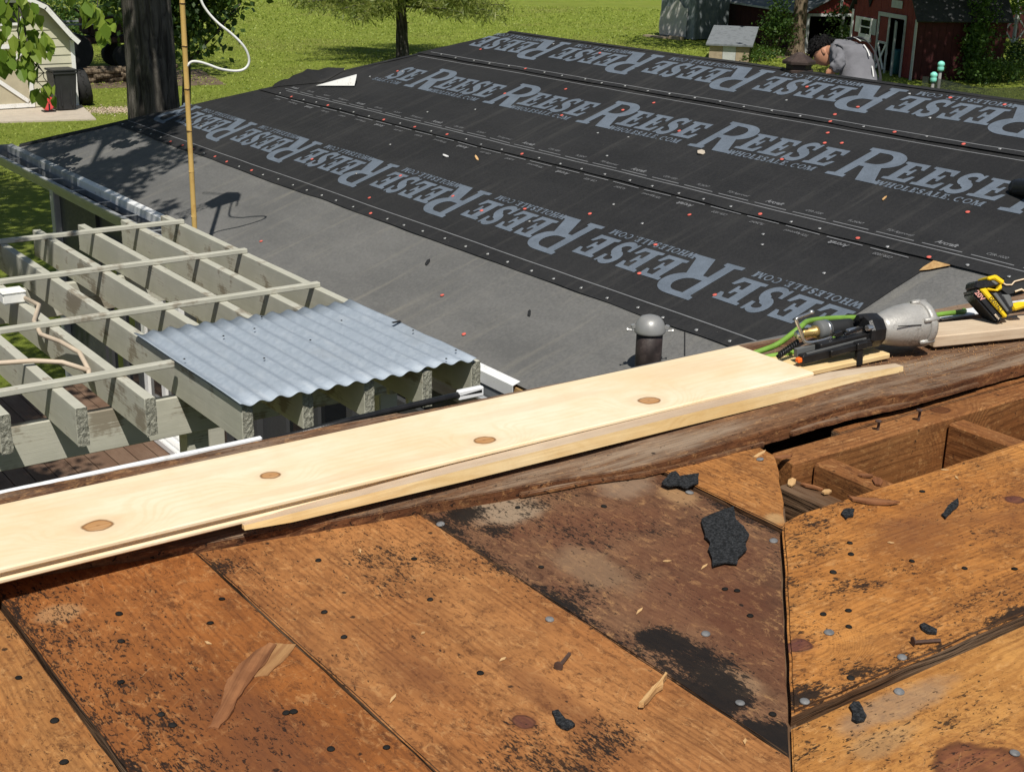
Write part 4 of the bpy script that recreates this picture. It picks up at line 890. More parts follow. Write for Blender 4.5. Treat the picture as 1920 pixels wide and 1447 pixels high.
gp = MB().tube([(.90,1.900,-.062),(1.05,1.906,-.058),(1.20,1.905,-.054),(1.31,1.903,-.052)], .006, 10); o_ = gp.build('black_gutter_lip', M['tool_black'], pr, smooth=True); o_.location = Vector((0, 0, DZ))-PR
o_ = MB().box(1.262, 1.315, 1.898, 1.910, -.062, -.044).build('gutter_clip', M['white_metal'], pr, bevel=.002); o_.location = Vector((0, 0, DZ))-PR
# house body below keeps the roof space dark
o_ = MB().box(-2.5, 2.9, -3.0, 1.58, -3.95, -.30).build('house_body', M['stucco'], pr); o_.location = Vector((0, 0, DZ))-PR
o_ = MB().box(-2.4, 2.8, -2.9, 1.5, -.299, -.29).build('attic_floor', M['insul'], pr); o_.location = Vector((0, 0, DZ))-PR
o_ = MB().box(-2.5, 2.9, 1.50, 1.53, -.30, -.035).build('end_board', M['rot'], pr); o_.location = Vector((0, 0, DZ))-PR
o_ = MB().box(2.85, 2.9, -3.0, 1.49, -.30, -.035).build('end_board', M['rot'], pr); o_.location = Vector((0, 0, DZ))-PR
o_ = MB().box(-2.5, -.26, -3.0, 1.52, -.03, -.002).build('plank_field', M['rafter'], pr); o_.location = Vector((0, 0, DZ))-PR
o_ = MB().box(-.24, 2.6, -3.0, .14, -.035, -.01).build('plank_field', M['rafter'], pr); o_.location = Vector((0, 0, DZ))-PR

# ---- nails in the planks
nh = MB().lathe([(.0054,0),(.0056,.0012),(.0048,.0022),(.001,.0026)], 14).mesh('nail_head', M['galv_nail'], True); nd = MB().lathe([(.0036,0),(.0042,.0008),(.0034,.0018),(.001,.0022)], 10).mesh('nail_head', M['tar_nail'], True)
def owner(x, y):
    if x-HO > y:
        return (P_[6], .003) if y > .787 else (P_[7], -.005)
    for k, (a, b_, i) in enumerate(((-9,.05,0),(.05,.348,1),(.348,.588,2),(.588,.878,3),(.878,1.243,4),(1.243,9,5))):
        if a <= x < b_: return P_[i], (0,0,.001,0,-.002,.003)[i]
def nail(x, y, me):
    p, dz = owner(x, y); o_ = ob('nail_head', me, p); w_ = Vector((x, y, DZ+dz+.0002)); o_.location = p.rotation_euler.to_matrix().inverted() @ (w_ - PR - p.location); o_.rotation_euler = (rnd(-.15,.15), rnd(-.15,.15), 0); s_ = rnd(.9, 1.1); o_.scale = (s_, s_, 1)
for x, y in [(1.393,1.298),(1.23,1.272),(1.086,.887),(1.064,.77),(1.111,.806),(.999,.768),(1.069,.634),(.884,1.371),(.975,.967),(.906,.843),(1.215,1.097),(.847,1.086),(.957,.803)]: nail(x, y, nh)
for x, y in [(1.069,1.034),(.717,1.034),(.526,1.285),(.635,1.178),(.644,1.24),(.413,1.117),(.411,1.141),(.521,1.074),(.514,1.076),(.521,.997),(.566,.97),(.307,1.116),(.322,1.189),(.317,1.287),(1.204,.987),(1.285,1.032),(1.261,1.009),(1.115,.884),(1.144,.91),(1.113,.92),(1.31,.954),(1.349,.905),(1.032,.808),(1.078,1.023),(1.047,.97),(.919,.81),(1.40,.87),(1.5,1.09),(1.66,.94),(1.2,.70),(1.25,.62),(.76,1.2),(.80,1.30),(.70,1.36),(.45,1.36),(.43,1.30),(.40,1.22),(.56,1.33),(.92,1.2),(1.0,1.36),(1.1,1.3)]: nail(x, y, nd)
# bent nails sticking up along the ridge beam
for x, y, h_ in ((1.655,1.30,.012),(1.745,1.293,.015)):
    o_ = MB().tube([(x,y,-.01),(x+.002,y,h_*.7),(x-.004,y-.003,h_)], .0024, 6).tube([(x-.004,y-.003,h_),(x-.004,y-.003,h_+.002)], .005, 8).build('upright_nail', M['rust_nail'], pr); o_.location = Vector((0,0,DZ))-PR
# ---- torn felt scraps, loose on the planks
def scrap(name, poly, mat, label, cat, dz=.003, thick=.0022, curl=0.0, group=None):
    cx_ = sum(p[0] for p in poly)/len(poly); cy_ = sum(p[1] for p in poly)/len(poly); q = worn([(p[0]-cx_, p[1]-cy_) for p in poly], .006, .0016, cx_*50)
    mb = MB(); mb.prism(q, 0, thick)
    if curl: mb.v = [(x, y, z + curl*(x*x+y*y)*30 + .4*curl*nz(x*40, y*40, 1)) for x, y, z in mb.v]
    o_ = mb.build(name, mat, loc=(cx_, cy_, DZ+dz)); tag(o_, label, cat, group); return o_
scrap('felt_scrap', [(1.176,1.19),(1.204,1.195),(1.242,1.197),(1.214,1.165),(1.207,1.143),(1.195,1.121),(1.175,1.108),(1.161,1.091),(1.134,1.079),(1.123,1.069),(1.113,1.08),(1.093,1.081),(1.107,1.097),(1.12,1.118),(1.135,1.13),(1.142,1.148)], M['tarfelt'], 'largest torn piece of black felt, on the dark reddish plank', 'felt scrap', .002)
scrap('felt_scrap', [(1.208,1.306),(1.228,1.317),(1.246,1.328),(1.254,1.328),(1.246,1.31),(1.259,1.308),(1.277,1.304),(1.252,1.278),(1.24,1.278),(1.225,1.273),(1.223,1.289),(1.209,1.292)], M['tarfelt'], 'torn black felt piece beside a shiny nail near the roof hole', 'felt scrap', .0045)
scrap('felt_scrap', [(.733,.931),(.74,.93),(.736,.913),(.739,.907),(.738,.9),(.727,.898),(.724,.905),(.725,.914)], M['tarfelt'], 'small black felt crumb below the pale splinter on the left planks', 'felt scrap', .001, .003)
scrap('felt_scrap', [(1.454,1.022),(1.491,1.037),(1.517,1.044),(1.501,1.03),(1.471,1.019),(1.448,1.011)], M['tarfelt'], 'narrow pointed black felt slip on the speckled right plank', 'felt scrap', .004, .003)
scrap('felt_scrap', [(1.342,1.098),(1.354,1.104),(1.363,1.103),(1.368,1.097),(1.351,1.084),(1.343,1.086),(1.335,1.083)], M['tarfelt'], 'black felt chip just below the edge of the roof hole', 'felt scrap', .004, .003)
scrap('felt_scrap', [(1.183,.84),(1.19,.84),(1.19,.822),(1.183,.817),(1.176,.824),(1.178,.834)], M['tarfelt'], 'dark felt dart above the stepped edge of the right planks', 'felt scrap', .004, .003)
scrap('felt_scrap', [(.996,.778),(1.006,.781),(1.011,.778),(1.005,.768),(.997,.756),(.989,.752),(.98,.754),(.98,.76),(.991,.769)], M['tarfelt'], 'black felt blob held under a nail on the lowest right plank', 'felt scrap', -.0035, .0025)
def splinter(poly, mat, label, dz, thick, rot, name='wood_splinter', bow=.0):
    cx_ = sum(p[0] for p in poly)/len(poly); cy_ = sum(p[1] for p in poly)/len(poly); c_, s_ = math.cos(-rot), math.sin(-rot)
    q = [((p[0]-cx_)*c_-(p[1]-cy_)*s_, (p[0]-cx_)*s_+(p[1]-cy_)*c_) for p in poly]; q = worn(q, .005, .0022, cx_*31); mb = MB(); mb.prism(q, 0, thick)
    mb.v = [(x, y, z + bow*(abs(x)**1.5)*2 + .0014*nz(x*60, y*90, 4)) for x, y, z in mb.v]
    o_ = mb.build(name, mat, loc=(cx_, cy_, DZ+dz), rz=rot); tag(o_, label, 'wood splinter'); return o_
splinter([(.439,1.093),(.453,1.109),(.466,1.123),(.49,1.162),(.514,1.184),(.561,1.209),(.565,1.2),(.54,1.173),(.506,1.145),(.484,1.124),(.469,1.104),(.447,1.086)], M['splinter_red'], 'long curved reddish splinter on the left planks', .0013, .0022, .85)
splinter([(.509,1.155),(.53,1.178),(.565,1.205),(.583,1.19),(.56,1.17),(.53,1.150)], M['splinter_tan'], 'pale torn sliver beside the long reddish splinter', .0012, .0012, .7)
splinter([(.809,.888),(.841,.905),(.871,.918),(.871,.915),(.863,.911),(.855,.903),(.844,.901),(.813,.885)], M['splinter'], 'straight pale yellow splinter lying across the left planks', .002, .006, .48, bow=.1)
splinter([(1.393,1.132),(1.402,1.12),(1.421,1.1),(1.436,1.077),(1.419,1.082),(1.397,1.102),(1.389,1.119)], M['splinter_red'], 'lifted reddish splinter near the rim of the roof hole', .0045, .003, -.9, bow=.1)
for k in range(16):
    x = rnd(.45, 1.6); y = rnd(.72, 1.36); p, dz = owner(x, y); L = rnd(.006, .02)
    mb = MB().prism([(-L/2,-.001),(L*.2,-.0018),(L/2,0),(0,.0017)], 0, .0012); o_ = mb.build('wood_shaving', M['splinter'], loc=(x, y, DZ+dz+.0008), rz=rnd(0, 3)); tag(o_, 'tiny pale wood shaving scattered on the old planks', 'shaving', 'shavings on the planks')
def loose_nail(x, y, dz, a, label):
    o_ = MB().tube([(-.018,0,.003),(.014,0,.002)], .0022, 6).tube([(-.018,0,.0045),(-.0195,0,.0045)], .0052, 10).build('loose_nail', M['rust_nail'], loc=(x, y, DZ+dz), rz=a); tag(o_, label, 'nail')
loose_nail(.806, 1.005, .0, .55, 'loose rusty nail lying left of the dark reddish plank'); loose_nail(1.16, .81, .004, -.4, 'loose rusty nail at the stepped edge of the right planks')

# ================================================================ NEW PINE BOARDS
def board(name, x0, x1, y0, y1, ztop, thick, mat, label, cat='board', groove=False, rz=0.0):
    cx_, cy_ = .88, (y0+y1)/2; mb = MB(); 
    if groove:    # grooved front edge: two lips with a recess
        pf = [(y0, -thick), (y0, -thick*.66), (y0+.009, -thick*.66), (y0+.009, -thick*.36), (y0, -thick*.36), (y0, 0), (y1, 0), (y1, -thick)]
        V = [(x-cx_, y-cy_, z) for x in (x0, x1) for y, z in pf]; n = len(pf); mb.add(V, [tuple(range(n)), tuple(range(n, 2*n))[::-1]] + [(i, n+i, n+(i+1)%n, (i+1)%n) for i in range(n)])
    else: mb.box(x0-cx_, x1-cx_, y0-cy_, y1-cy_, -thick, 0)
    o_ = mb.build(name, mat, bevel=.0018, loc=(cx_, cy_, ztop), rz=rz); tag(o_, label, cat); return o_
board('pine_board', -.5, 1.663, 1.446, 1.624, 3.999, .019, M['pine'], 'wide clean new pine board with four knots across the middle', groove=True)
# narrower offcut strip leaning along its front: dull top, bright sawn face, tapered tip
b = MB(); xs_ = [.64, .70, .95, 1.4, 1.70, 1.855]; 
for i, x in enumerate(xs_):
    yb_ = [1.4455,1.4455,1.4455,1.4455,1.447,1.436][i]; fw = [.006, .011, .0165, .0185, .0175, .009][i]; yf = [1.440,1.430,1.423,1.420,1.418,1.419][i]; zb_ = 3.9755
    b.v += [(x-1.2, yb_-1.38, zb_-4.0+fw), (x-1.2, yf-1.38, zb_-4.0+fw), (x-1.2, yf-1.38-.002, zb_-4.0), (x-1.2, yb_-1.38, zb_-4.0)]
for i in range(len(xs_)-1):
    for k in range(4): b.f.append((4*i+k, 4*i+4+k, 4*i+4+(k+1)%4, 4*i+(k+1)%4)[::-1])
b.f += [(0,1,2,3)[::-1], (4*5,4*5+1,4*5+2,4*5+3)]
o = b.build('pine_strip', M['pine_sawn'], loc=(1.2, 1.38, 4.0)); o.data.materials.append(M['pine_gray']); tag(o, 'narrow pine offcut strip with a bright sawn edge in front of the wide board', 'board')
for p in o.data.polygons: 
    if p.normal.z > .6: p.material_index = 1
# short new board and slats under the nail gun, plank at right
board('pine_offcut', 1.66, 1.885, 1.50, 1.60, 3.989, .010, M['pine_sawn'], 'short pale board lying underneath the nail gun', rz=-.03)
o = MB().box(0, .75, 0, .075, -.022, 0).build('pine_plank', M['pine_gray'], bevel=.002, loc=(2.0, 1.468, 4.002), rz=-.26); tag(o, 'grey-edged pine plank running out at the right edge', 'board')
o = MB().box(0, .35, 0, .032, 0, .004).build('flashing_strip', M['white_metal'], bevel=.001, loc=(2.15, 1.565, 3.985), rz=-.11); tag(o, 'white metal flashing strip behind the cordless drill', 'flashing')
sd = MB()
for k in range(380):
    x = rnd(1.82, 2.25); y = rnd(1.41, 1.47) + rnd(-.03,.03); L = rnd(.0008,.0024); a = rnd(0,3); z = tiltw(x-1.0, y-1.5) + .001
    sd.add([(x+L*math.cos(a), y+L*math.sin(a), DZ+z), (x-L*math.sin(a)*.4, y+L*math.cos(a)*.4, DZ+z+.002), (x-L*math.cos(a), y-L*math.sin(a), DZ+z), (x+L*math.sin(a)*.4, y-L*math.cos(a)*.4, DZ+z+.002)], [(0,1,2,3)])
o = sd.build('sawdust', M['splinter_tan']); struct(o, 'stuff'); o['label'] = 'fresh sawdust on the weathered board by the nail gun'
# ================================================================ NAIL GUN on the weathered board
ga = Vector((.989, -.146, 0)); gb = Vector((.146, .989, 0)); GZ = 3.990
gun = empty('nail_gun', (1.690, 1.512, GZ)); tag(gun, 'pneumatic nail gun with silver motor housing and long black magazine', 'nail gun')
GM = Matrix(((ga.x, gb.x, 0, 0), (ga.y, gb.y, 0, 0), (0, 0, 1, 0), (0, 0, 0, 1)))
gun.rotation_euler = GM.to_euler(); gun.scale = (.92, .84, .82)
def lat(prof, p, q, h, n=28, ax='x', tilt=0.0):      # lathe about the gun's long axis
    return MB().lathe(prof, n, Matrix.Translation((p, q, h)) @ Matrix.Rotation(tilt, 4, 'Z') @ Matrix.Rotation(R(90), 4, 'Y'))
TL = Matrix.Rotation(R(-4), 4, 'Y')
lat([(.001,.0),(.030,.0),(.033,.010),(.039,.030),(.0445,.055),(.047,.078),(.0465,.094),(.0475,.096)], .196, .012, .047).build('motor_housing', M['cast_alu'], gun, smooth=True)
lat([(.0475,0),(.0515,.001),(.0520,.012),(.049,.018),(.030,.021),(.001,.022)], .292, .012, .047).build('end_plate', M['cast_alu'], gun, smooth=True)
for a in (.5, 1.6, 2.7, 3.8, 4.9, 6.0):
    c0 = Vector((.288, .012+.048*math.cos(a), .047+.048*math.sin(a))); MB().tube([c0-Vector((.012,0,0)), c0+Vector((.022,0,0))], .0055, 8).build('bolt_boss', M['cast_alu'], gun, smooth=True)
MB().bar((.215,-.028,.062), (.268,-.0338,.060), .0022, .0015).build('seam', M['tool_black'], gun)
lat([(.001,0),(.034,0),(.038,.006),(.038,.022),(.036,.034),(.031,.038),(.001,.038)], .158, .012, .047, 10).build('front_plate', M['tool_black'], gun)
for a in (.3, 1.4, 2.6, 3.7, 5.0): 
    c0 = Vector((.150, .012+.030*math.cos(a), .047+.030*math.sin(a))); MB().tube([c0, c0+Vector((.012,0,0))], .0065, 8).build('cap_screw', M['steel'] if a in (.3, 2.6) else M['tool_black'], gun)
MB().bar((.045,-.004,.030), (.170,-.004,.041), .020, .022).bar((.060,-.022,.022), (.150,-.020,.030), .012, .014).build('nose', M['tool_black'], gun, bevel=.002)
MB().bar((.000,-.012,.014), (.165,-.010,.030), .018, .020).build('magazine', M['tool_black'], gun, bevel=.002)
MB().bar((.004,.010,.022), (.160,.012,.036), .010, .016).bar((.01,-.016,.0265), (.15,-.014,.0405), .004, .003).build('magazine_rail', M['tool_gray'], gun)
MB().bar((-.008,-.012,.013), (.002,-.012,.014), .012, .010).build('nose_tip', M['orange'], gun, bevel=.002)
MB().bar((.128,-.024,.026), (.129,-.026,-.012), .012, .014, (1,0,0)).bar((.118,-.024,.030), (.142,-.024,.032), .018, .016).build('foot', M['tool_black'], gun, bevel=.002)
MB().bar((.118,.004,.052), (.150,.004,.055), .014, .012).bar((.108,.0,.045), (.120,.0,.047), .010, .010).build('trigger_catch', M['steel'], gun, bevel=.002)
lat([(.001,0),(.0165,0),(.0175,.01),(.0165,.045),(.0155,.06),(.001,.06)], .098, .046, .050).build('grip', M['grip'], gun, smooth=True)
lat([(.001,0),(.0195,0),(.0205,.004),(.0205,.022),(.0185,.026),(.001,.026)], .078, .046, .050).build('collar', M['tool_gray'], gun, smooth=True)
lat([(.001,0),(.0206,0),(.0208,.006),(.001,.006)], .094, .046, .050).build('collar_ring', M['steel'], gun, smooth=True)
lat([(.001,0),(.009,0),(.0105,.003),(.0105,.028),(.013,.030),(.013,.036),(.001,.036)], .040, .046, .048).build('brass_fitting', M['brass'], gun, smooth=True)
lat([(.001,0),(.009,.001),(.011,.006),(.009,.012),(.001,.013)], .028, .044, .047).build('coupler', M['steel'], gun, smooth=True)
MB().tube(smoothpath([(.088,.012,.043),(.060,.010,.040),(.032,.010,.040),(.022,.012,.046),(.014,.014,.066),(.004,.016,.088),(.006,.017,.094),(.020,.018,.097),(.042,.020,.101)], 4), .0034, 8).build('belt_hook', M['steel'], gun, smooth=True)
MB().lathe([(.001,0),(.005,.001),(.006,.005),(.004,.009),(.001,.010)], 10, Matrix.Translation((.040,.020,.097))).build('hook_knob', M['steel'], gun, smooth=True)
b = MB(); hel = []
for i in range(90):
    t = i/89; a = t*2*math.pi*9; ax = Vector((.022-.045*t, .030-.004*t, .036-.022*t)); hel.append(ax + Vector((.0, .006*math.cos(a), .006*math.sin(a))))
b.tube(hel, .0018, 5); b.tube([(.022,.030,.036),(-.023,.026,.014)], .0042, 6); b.build('coil_spring', M['tool_black'], gun, smooth=True)
MB().bar((.10,-.01,.054), (.150,.0,.060), .006, .005).bar((.085,.0,.052), (.10,.0,.056), .012, .010).build('latch', M['tool_black'], gun, bevel=.001)
# green air hose
hpts = [(1.62,1.62,3.97),(1.68,1.605,3.985),(1.715,1.580,4.004),(1.75,1.565,4.032),(1.80,1.59,4.030),(1.88,1.61,4.018),(1.96,1.60,4.010),(2.05,1.575,4.0),(2.14,1.560,4.0),(2.2,1.56,3.996),(2.26,1.60,3.98)]
b = MB().tube(smoothpath(hpts, 8), .0050, 10); o = b.build('air_hose', M['hose'], smooth=True); tag(o, 'bright green air hose running behind the nail gun', 'hose')
b = MB().tube(smoothpath([(1.60,1.60,3.975),(1.66,1.582,3.984),(1.72,1.56,3.992),(1.78,1.555,3.996),(1.84,1.57,3.996),(1.92,1.595,3.996)], 8), .0050, 10); b.build('lower_loop', M['hose'], o, smooth=True)

# ================================================================ CORDLESS DRILL at the right edge
e1 = CR*.66 + CD*.75; e2 = CR*.75 - CD*.66; e3 = CF
dr = empty('cordless_drill', (2.181, 1.483, 4.034)); tag(dr, 'yellow and black cordless drill showing its battery at the right edge', 'drill')
DMx = Matrix(((e1.x, e2.x, e3.x, 0), (e1.y, e2.y, e3.y, 0), (e1.z, e2.z, e3.z, 0), (0,0,0,1)))
dr.matrix_world = Matrix.Translation((2.172, 1.489, 4.034)) @ DMx @ Matrix.Scale(1.14, 4)
def dpr(poly, z0, z1, name, mat, bevel=.002, parent=dr): return MB().prism([(x*.001, y*.001) for x, y in poly], z0*.001, z1*.001).build(name, mat, parent, bevel=bevel)
bat = dpr([(-33,-16),(30,-16),(33,-10),(31,-3),(-30,-3),(-36,-8)], -26, 26, 'battery', M['tool_black'], .004)
dpr([(-36,-8),(-30,-3),(-22,8),(-12,26),(-30,22),(-44,2)], -24, 24, 'latch_side', M['tool_black'], .003)
dpr([(-30,-2.9),(32,-2.9),(33,3),(-20,6),(-24,8)], -28, 27, 'battery_shell', M['yellow'], .002)
dpr([(-24,8),(-20,6.1),(-8,17),(-6,26),(-14,30),(-11,18)], -28, 27, 'yellow_arm', M['yellow'], .002)
dpr([(-36,20),(-30,34),(-12,38),(-10,31),(-26,27),(-30,18)], -25, 25, 'yellow_brace', M['yellow'], .002)
dpr([(-29.5,18.5),(-26,26.8),(-14,30.4),(-16,22),(-25,9)], -22, 22, 'charge_button', M['tool_gray'], .002)
dpr([(-19,6.4),(33,3.3),(34,16),(20,24),(-6,20)], -24, 24, 'foot_block', M['tool_black'], .003)
dpr([(-10,9),(28,6.5),(28,11),(-8,15)], -26, 24, 'side_rib', M['tool_gray'], .001)
dpr([(0,19),(26,14),(28,22),(10,30)], -25, 25, 'base_plate', M['tool_gray'], .002)
dpr([(-16,28),(-6,20.5),(12,24),(24,48),(44,96),(20,104),(2,70),(-14,42)], -19, 19, 'handle', M['grip'], .006)
dpr([(24,22),(36,20),(46,42),(40,48),(30,36)], -16, 16, 'motor_clip', M['yellow'], .003)
MB().tube([(-.012,.034,-.021),(-.006,.036,-.021),(.000,.043,-.021),(-.001,.050,-.021),(.004,.060,-.021),(.014,.078,-.021)], .0014, 5).build('trim_line', M['cream_ink'], dr)
MB().tube([(.012,.040,-.0205),(.016,.050,-.021),(.021,.052,-.021),(.026,.062,-.021),(.024,.067,-.0205)], .0018, 5).build('trim_line', M['cream_ink'], dr)
def dtext(txt, size, x, y, z, rot, mat, name):
    cu = bpy.data.curves.new(name, 'FONT'); cu.body = txt; cu.size = size; cu.align_x = 'CENTER'; cu.align_y = 'CENTER'; cu.offset = size*.02
    o_ = bpy.data.objects.new(name, cu); COL.objects.link(o_); dg = bpy.context.evaluated_depsgraph_get(); me = bpy.data.meshes.new_from_object(o_.evaluated_get(dg)); bpy.data.objects.remove(o_)
    me.materials.clear(); me.materials.append(mat); q = ob(name, me, bat); q.matrix_local = Matrix.Translation((x, y, z)) @ Matrix.Rotation(rot, 4, 'Z'); return q
dtext('20V', .0115, -.022, -.0095, -.0268, 0, M['red_ink'], 'voltage_print'); dtext('DEWALT', .0075, .006, .0008, -.0286, 0, M['tool_black'], 'maker_print')
dtext('MAX', .005, .022, -.011, -.0268, 0, M['cream_ink'], 'small_print')

# ================================================================ PERSON bending over behind the ridge
def skin_obj(name, nodes, edges, mat, parent, root, sub=2, smooth=True):
    me = bpy.data.meshes.new(name); keys = list(nodes); me.from_pydata([nodes[k][0] for k in keys], [(keys.index(a), keys.index(b_)) for a, b_ in edges], []); me.materials.append(mat)
    o_ = ob(name, me, parent); md = o_.modifiers.new('skin', 'SKIN'); md.use_smooth_shade = True
    for i, k in enumerate(keys):
        sv = me.skin_vertices[0].data[i]; r_ = nodes[k][1]; sv.radius = r_ if isinstance(r_, tuple) else (r_, r_); sv.use_root = (k == root)
    s_ = o_.modifiers.new('sub', 'SUBSURF'); s_.levels = sub; s_.render_levels = sub; return o_
pn = empty('person', (7.95, 6.80, 2.60)); tag(pn, 'person in a grey sweatshirt bending down behind the black roof ridge', 'person')
PO = Vector((7.95, 6.80, 2.60))
def PP(x, y, z): return tuple(Vector((x, y, z)) - PO)
J = dict(pelvis=(7.915,6.735,3.47), waist=(7.955,6.757,3.575), mid=(8.010,6.865,3.685), chest=(8.065,7.005,3.752), neckb=(8.070,7.100,3.788), neck=(8.062,7.150,3.785), head=(8.045,7.205,3.770), shL=(7.925,6.965,3.775), elL=(7.815,6.835,3.700), wrL=(7.785,6.895,3.625), haL=(7.770,6.918,3.592),
         shR=(8.205,7.12,3.765), elR=(8.22,7.20,3.66), wrR=(8.15,7.20,3.57), haR=(8.13,7.21,3.54), hipL=(7.845,6.690,3.42), hipR=(7.985,6.79,3.42), kneeL=(7.80,6.80,3.02), kneeR=(7.99,6.92,3.02), ankL=(7.84,6.60,2.66), ankR=(8.02,6.74,2.66), toeL=(7.80,6.76,2.63), toeR=(7.98,6.90,2.63))
DZJ = dict(chest=-.015, neckb=-.045, neck=-.055, head=-.062, shL=-.03, shR=-.03, elL=-.015)
J = {k: PP(v[0], v[1], v[2]+.062+DZJ.get(k, 0)) for k, v in J.items()}
body = skin_obj('body', {k: (J[k], r_) for k, r_ in dict(pelvis=.09, waist=.085, mid=.085, chest=.078, neckb=.055, neck=.050, head=.070, shL=.030, elL=.026, wrL=.025, haL=.030, shR=.03, elR=.026, wrR=.027, haR=.03).items()},
    [('pelvis','waist'),('waist','mid'),('mid','chest'),('chest','neckb'),('neckb','neck'),('neck','head'),('chest','shL'),('shL','elL'),('elL','wrL'),('wrL','haL'),('chest','shR'),('shR','elR'),('elR','wrR'),('wrR','haR')], M['skin'], pn, 'pelvis')
# head with face: the skull faces down and away to the left
hd = MB(); hc = Vector(J['head']); fwd = (CR*-.75 + CD*.45 + CF*.35).normalized(); up = (CR*-.45 - CD*.75 + CF*.25); up = (up - fwd*up.dot(fwd)).normalized(); sdv = fwd.cross(up)
HMx = Matrix(((fwd.x, sdv.x, up.x, hc.x), (fwd.y, sdv.y, up.y, hc.y), (fwd.z, sdv.z, up.z, hc.z), (0,0,0,1))) @ Matrix.Scale(.87, 4)
n1, n2 = 20, 28
for i in range(n1+1):
    th_ = math.pi*i/n1
    for j in range(n2):
        ph = 2*math.pi*j/n2; x, y, z = math.sin(th_)*math.cos(ph), math.sin(th_)*math.sin(ph), math.cos(th_)
        rx_, ry_, rz_ = .094, .074, .112
        if z < -.2: ry_ *= 1-.28*(-z-.2); rx_ *= 1+.04*(-z)
        px, py, pz = x*rx_, y*ry_, z*rz_
        if x > .6: px += .020*math.exp(-((py/.014)**2) - ((pz+.018)/.022)**2) + .006*math.exp(-((py/.03)**2) - ((pz+.056)/.012)**2) - .007*math.exp(-(((abs(py)-.030)/.014)**2) - ((pz-.010)/.012)**2)
        hd.v.append((px, py, pz))
for i in range(n1):
    for j in range(n2): hd.f.append((i*n2+j, (i+1)*n2+j, (i+1)*n2+(j+1)%n2, i*n2+(j+1)%n2))
hd.xf(HMx); hd.build('head', M['skin'], body, smooth=True)
for sg in (-1, 1):
    e_ = MB(); 
    for i in range(9):
        for j in range(12):
            a = 2*math.pi*j/12; r_ = math.sin(math.pi*i/8); e_.v.append((-.008+.020*r_*math.cos(a)*(1 if math.cos(a) < 0 else .8), sg*(.074+.010*math.cos(math.pi*i/8)+.008*r_*(1-math.cos(a))/2), -.006+.031*r_*math.sin(a)))
    for i in range(8):
        for j in range(12): e_.f.append((i*12+j, i*12+(j+1)%12, (i+1)*12+(j+1)%12, (i+1)*12+j))
    e_.xf(HMx); e_.build('ear', M['skin'], body, smooth=True)
    MB().lathe([(.001,0),(.005,.002),(.006,.004),(.001,.006)], 10, HMx @ Matrix.Translation((.080, sg*.030, .010)) @ Matrix.Rotation(R(90), 4, 'Y')).build('eye', M['tool_black'], body, smooth=True)
# hand: five separate bent fingers on the near arm
hw = Vector(J['haL']); hdir = (Vector(J['haL'])-Vector(J['wrL'])).normalized(); hs = hdir.cross(Vector((0,0,1))).normalized(); hn = hs.cross(hdir)
for k, (o1_, L_) in enumerate(((-.026,.055),(-.010,.068),(.006,.072),(.021,.064))):
    a0 = hw + hs*o1_ + hdir*.02; a1 = a0 + hdir*L_*.5 + hn*.004; a2 = a1 + hdir*L_*.35 - hn*.018; a3 = a2 + hdir*L_*.15 - hn*.02
    MB().tube([a0, a1, a2, a3], [.0095,.009,.008,.006], 8).build('finger', M['skin'], body, smooth=True)
MB().tube([hw - hs*.030 - hdir*.012, hw - hs*.050 + hdir*.010, hw - hs*.052 + hdir*.035], [.011,.010,.007], 8).build('thumb', M['skin'], body, smooth=True)
shirt = skin_obj('sweatshirt', {'hem': (tuple(Vector(J['waist'])+Vector((-.012,-.02,-.055))), (.135,.115)), 'waist': (J['waist'], (.140,.122)), 'mid': (J['mid'], (.142,.128)), 'chest': (J['chest'], (.138,.13)), 'neckb': (J['neckb'], .082), 'nk': (tuple(Vector(J['neckb']).lerp(Vector(J['neck']), .6)), .066),
    'shL': (J['shL'], .066), 'upL': (tuple(Vector(J['shL']).lerp(Vector(J['elL']), .5)), .054), 'elL': (J['elL'], .050), 'foL': (tuple(Vector(J['elL']).lerp(Vector(J['wrL']), .55)), .046), 'wrL': (tuple(Vector(J['elL']).lerp(Vector(J['wrL']), .92)), .040), 'shR': (J['shR'], .064), 'elR': (J['elR'], .050), 'wrR': (tuple(Vector(J['elR']).lerp(Vector(J['wrR']), .9)), .04)},
    [('hem','waist'),('waist','mid'),('mid','chest'),('chest','neckb'),('neckb','nk'),('chest','shL'),('shL','upL'),('upL','elL'),('elL','foL'),('foL','wrL'),('chest','shR'),('shR','elR'),('elR','wrR')], M['shirt'], pn, 'waist', 3)
tx = bpy.data.textures.new('cloth_folds', 'CLOUDS'); tx.noise_scale = .045; dm = shirt.modifiers.new('folds', 'DISPLACE'); dm.texture = tx; dm.strength = .038; dm.mid_level = .5; dm.texture_coords = 'LOCAL'
skin_obj('trousers', {'pelvis': (J['pelvis'], (.135,.125)), 'belt': (tuple(Vector(J['pelvis']).lerp(Vector(J['waist']), .55)), (.128,.115)), 'hipL': (J['hipL'], .10), 'hipR': (J['hipR'], .10), 'kneeL': (J['kneeL'], .075), 'kneeR': (J['kneeR'], .075), 'ankL': (J['ankL'], .055), 'ankR': (J['ankR'], .055)},
    [('belt','pelvis'),('pelvis','hipL'),('pelvis','hipR'),('hipL','kneeL'),('kneeL','ankL'),('hipR','kneeR'),('kneeR','ankR')], M['pants'], pn, 'pelvis')
for a, t in (('ankL','toeL'),('ankR','toeR')): MB().bar(Vector(J[a])-Vector((0,0,.02)), Vector(J[t])-Vector((0,0,.0)), .09, .07).build('shoe', M['grip'], pn, bevel=.015)
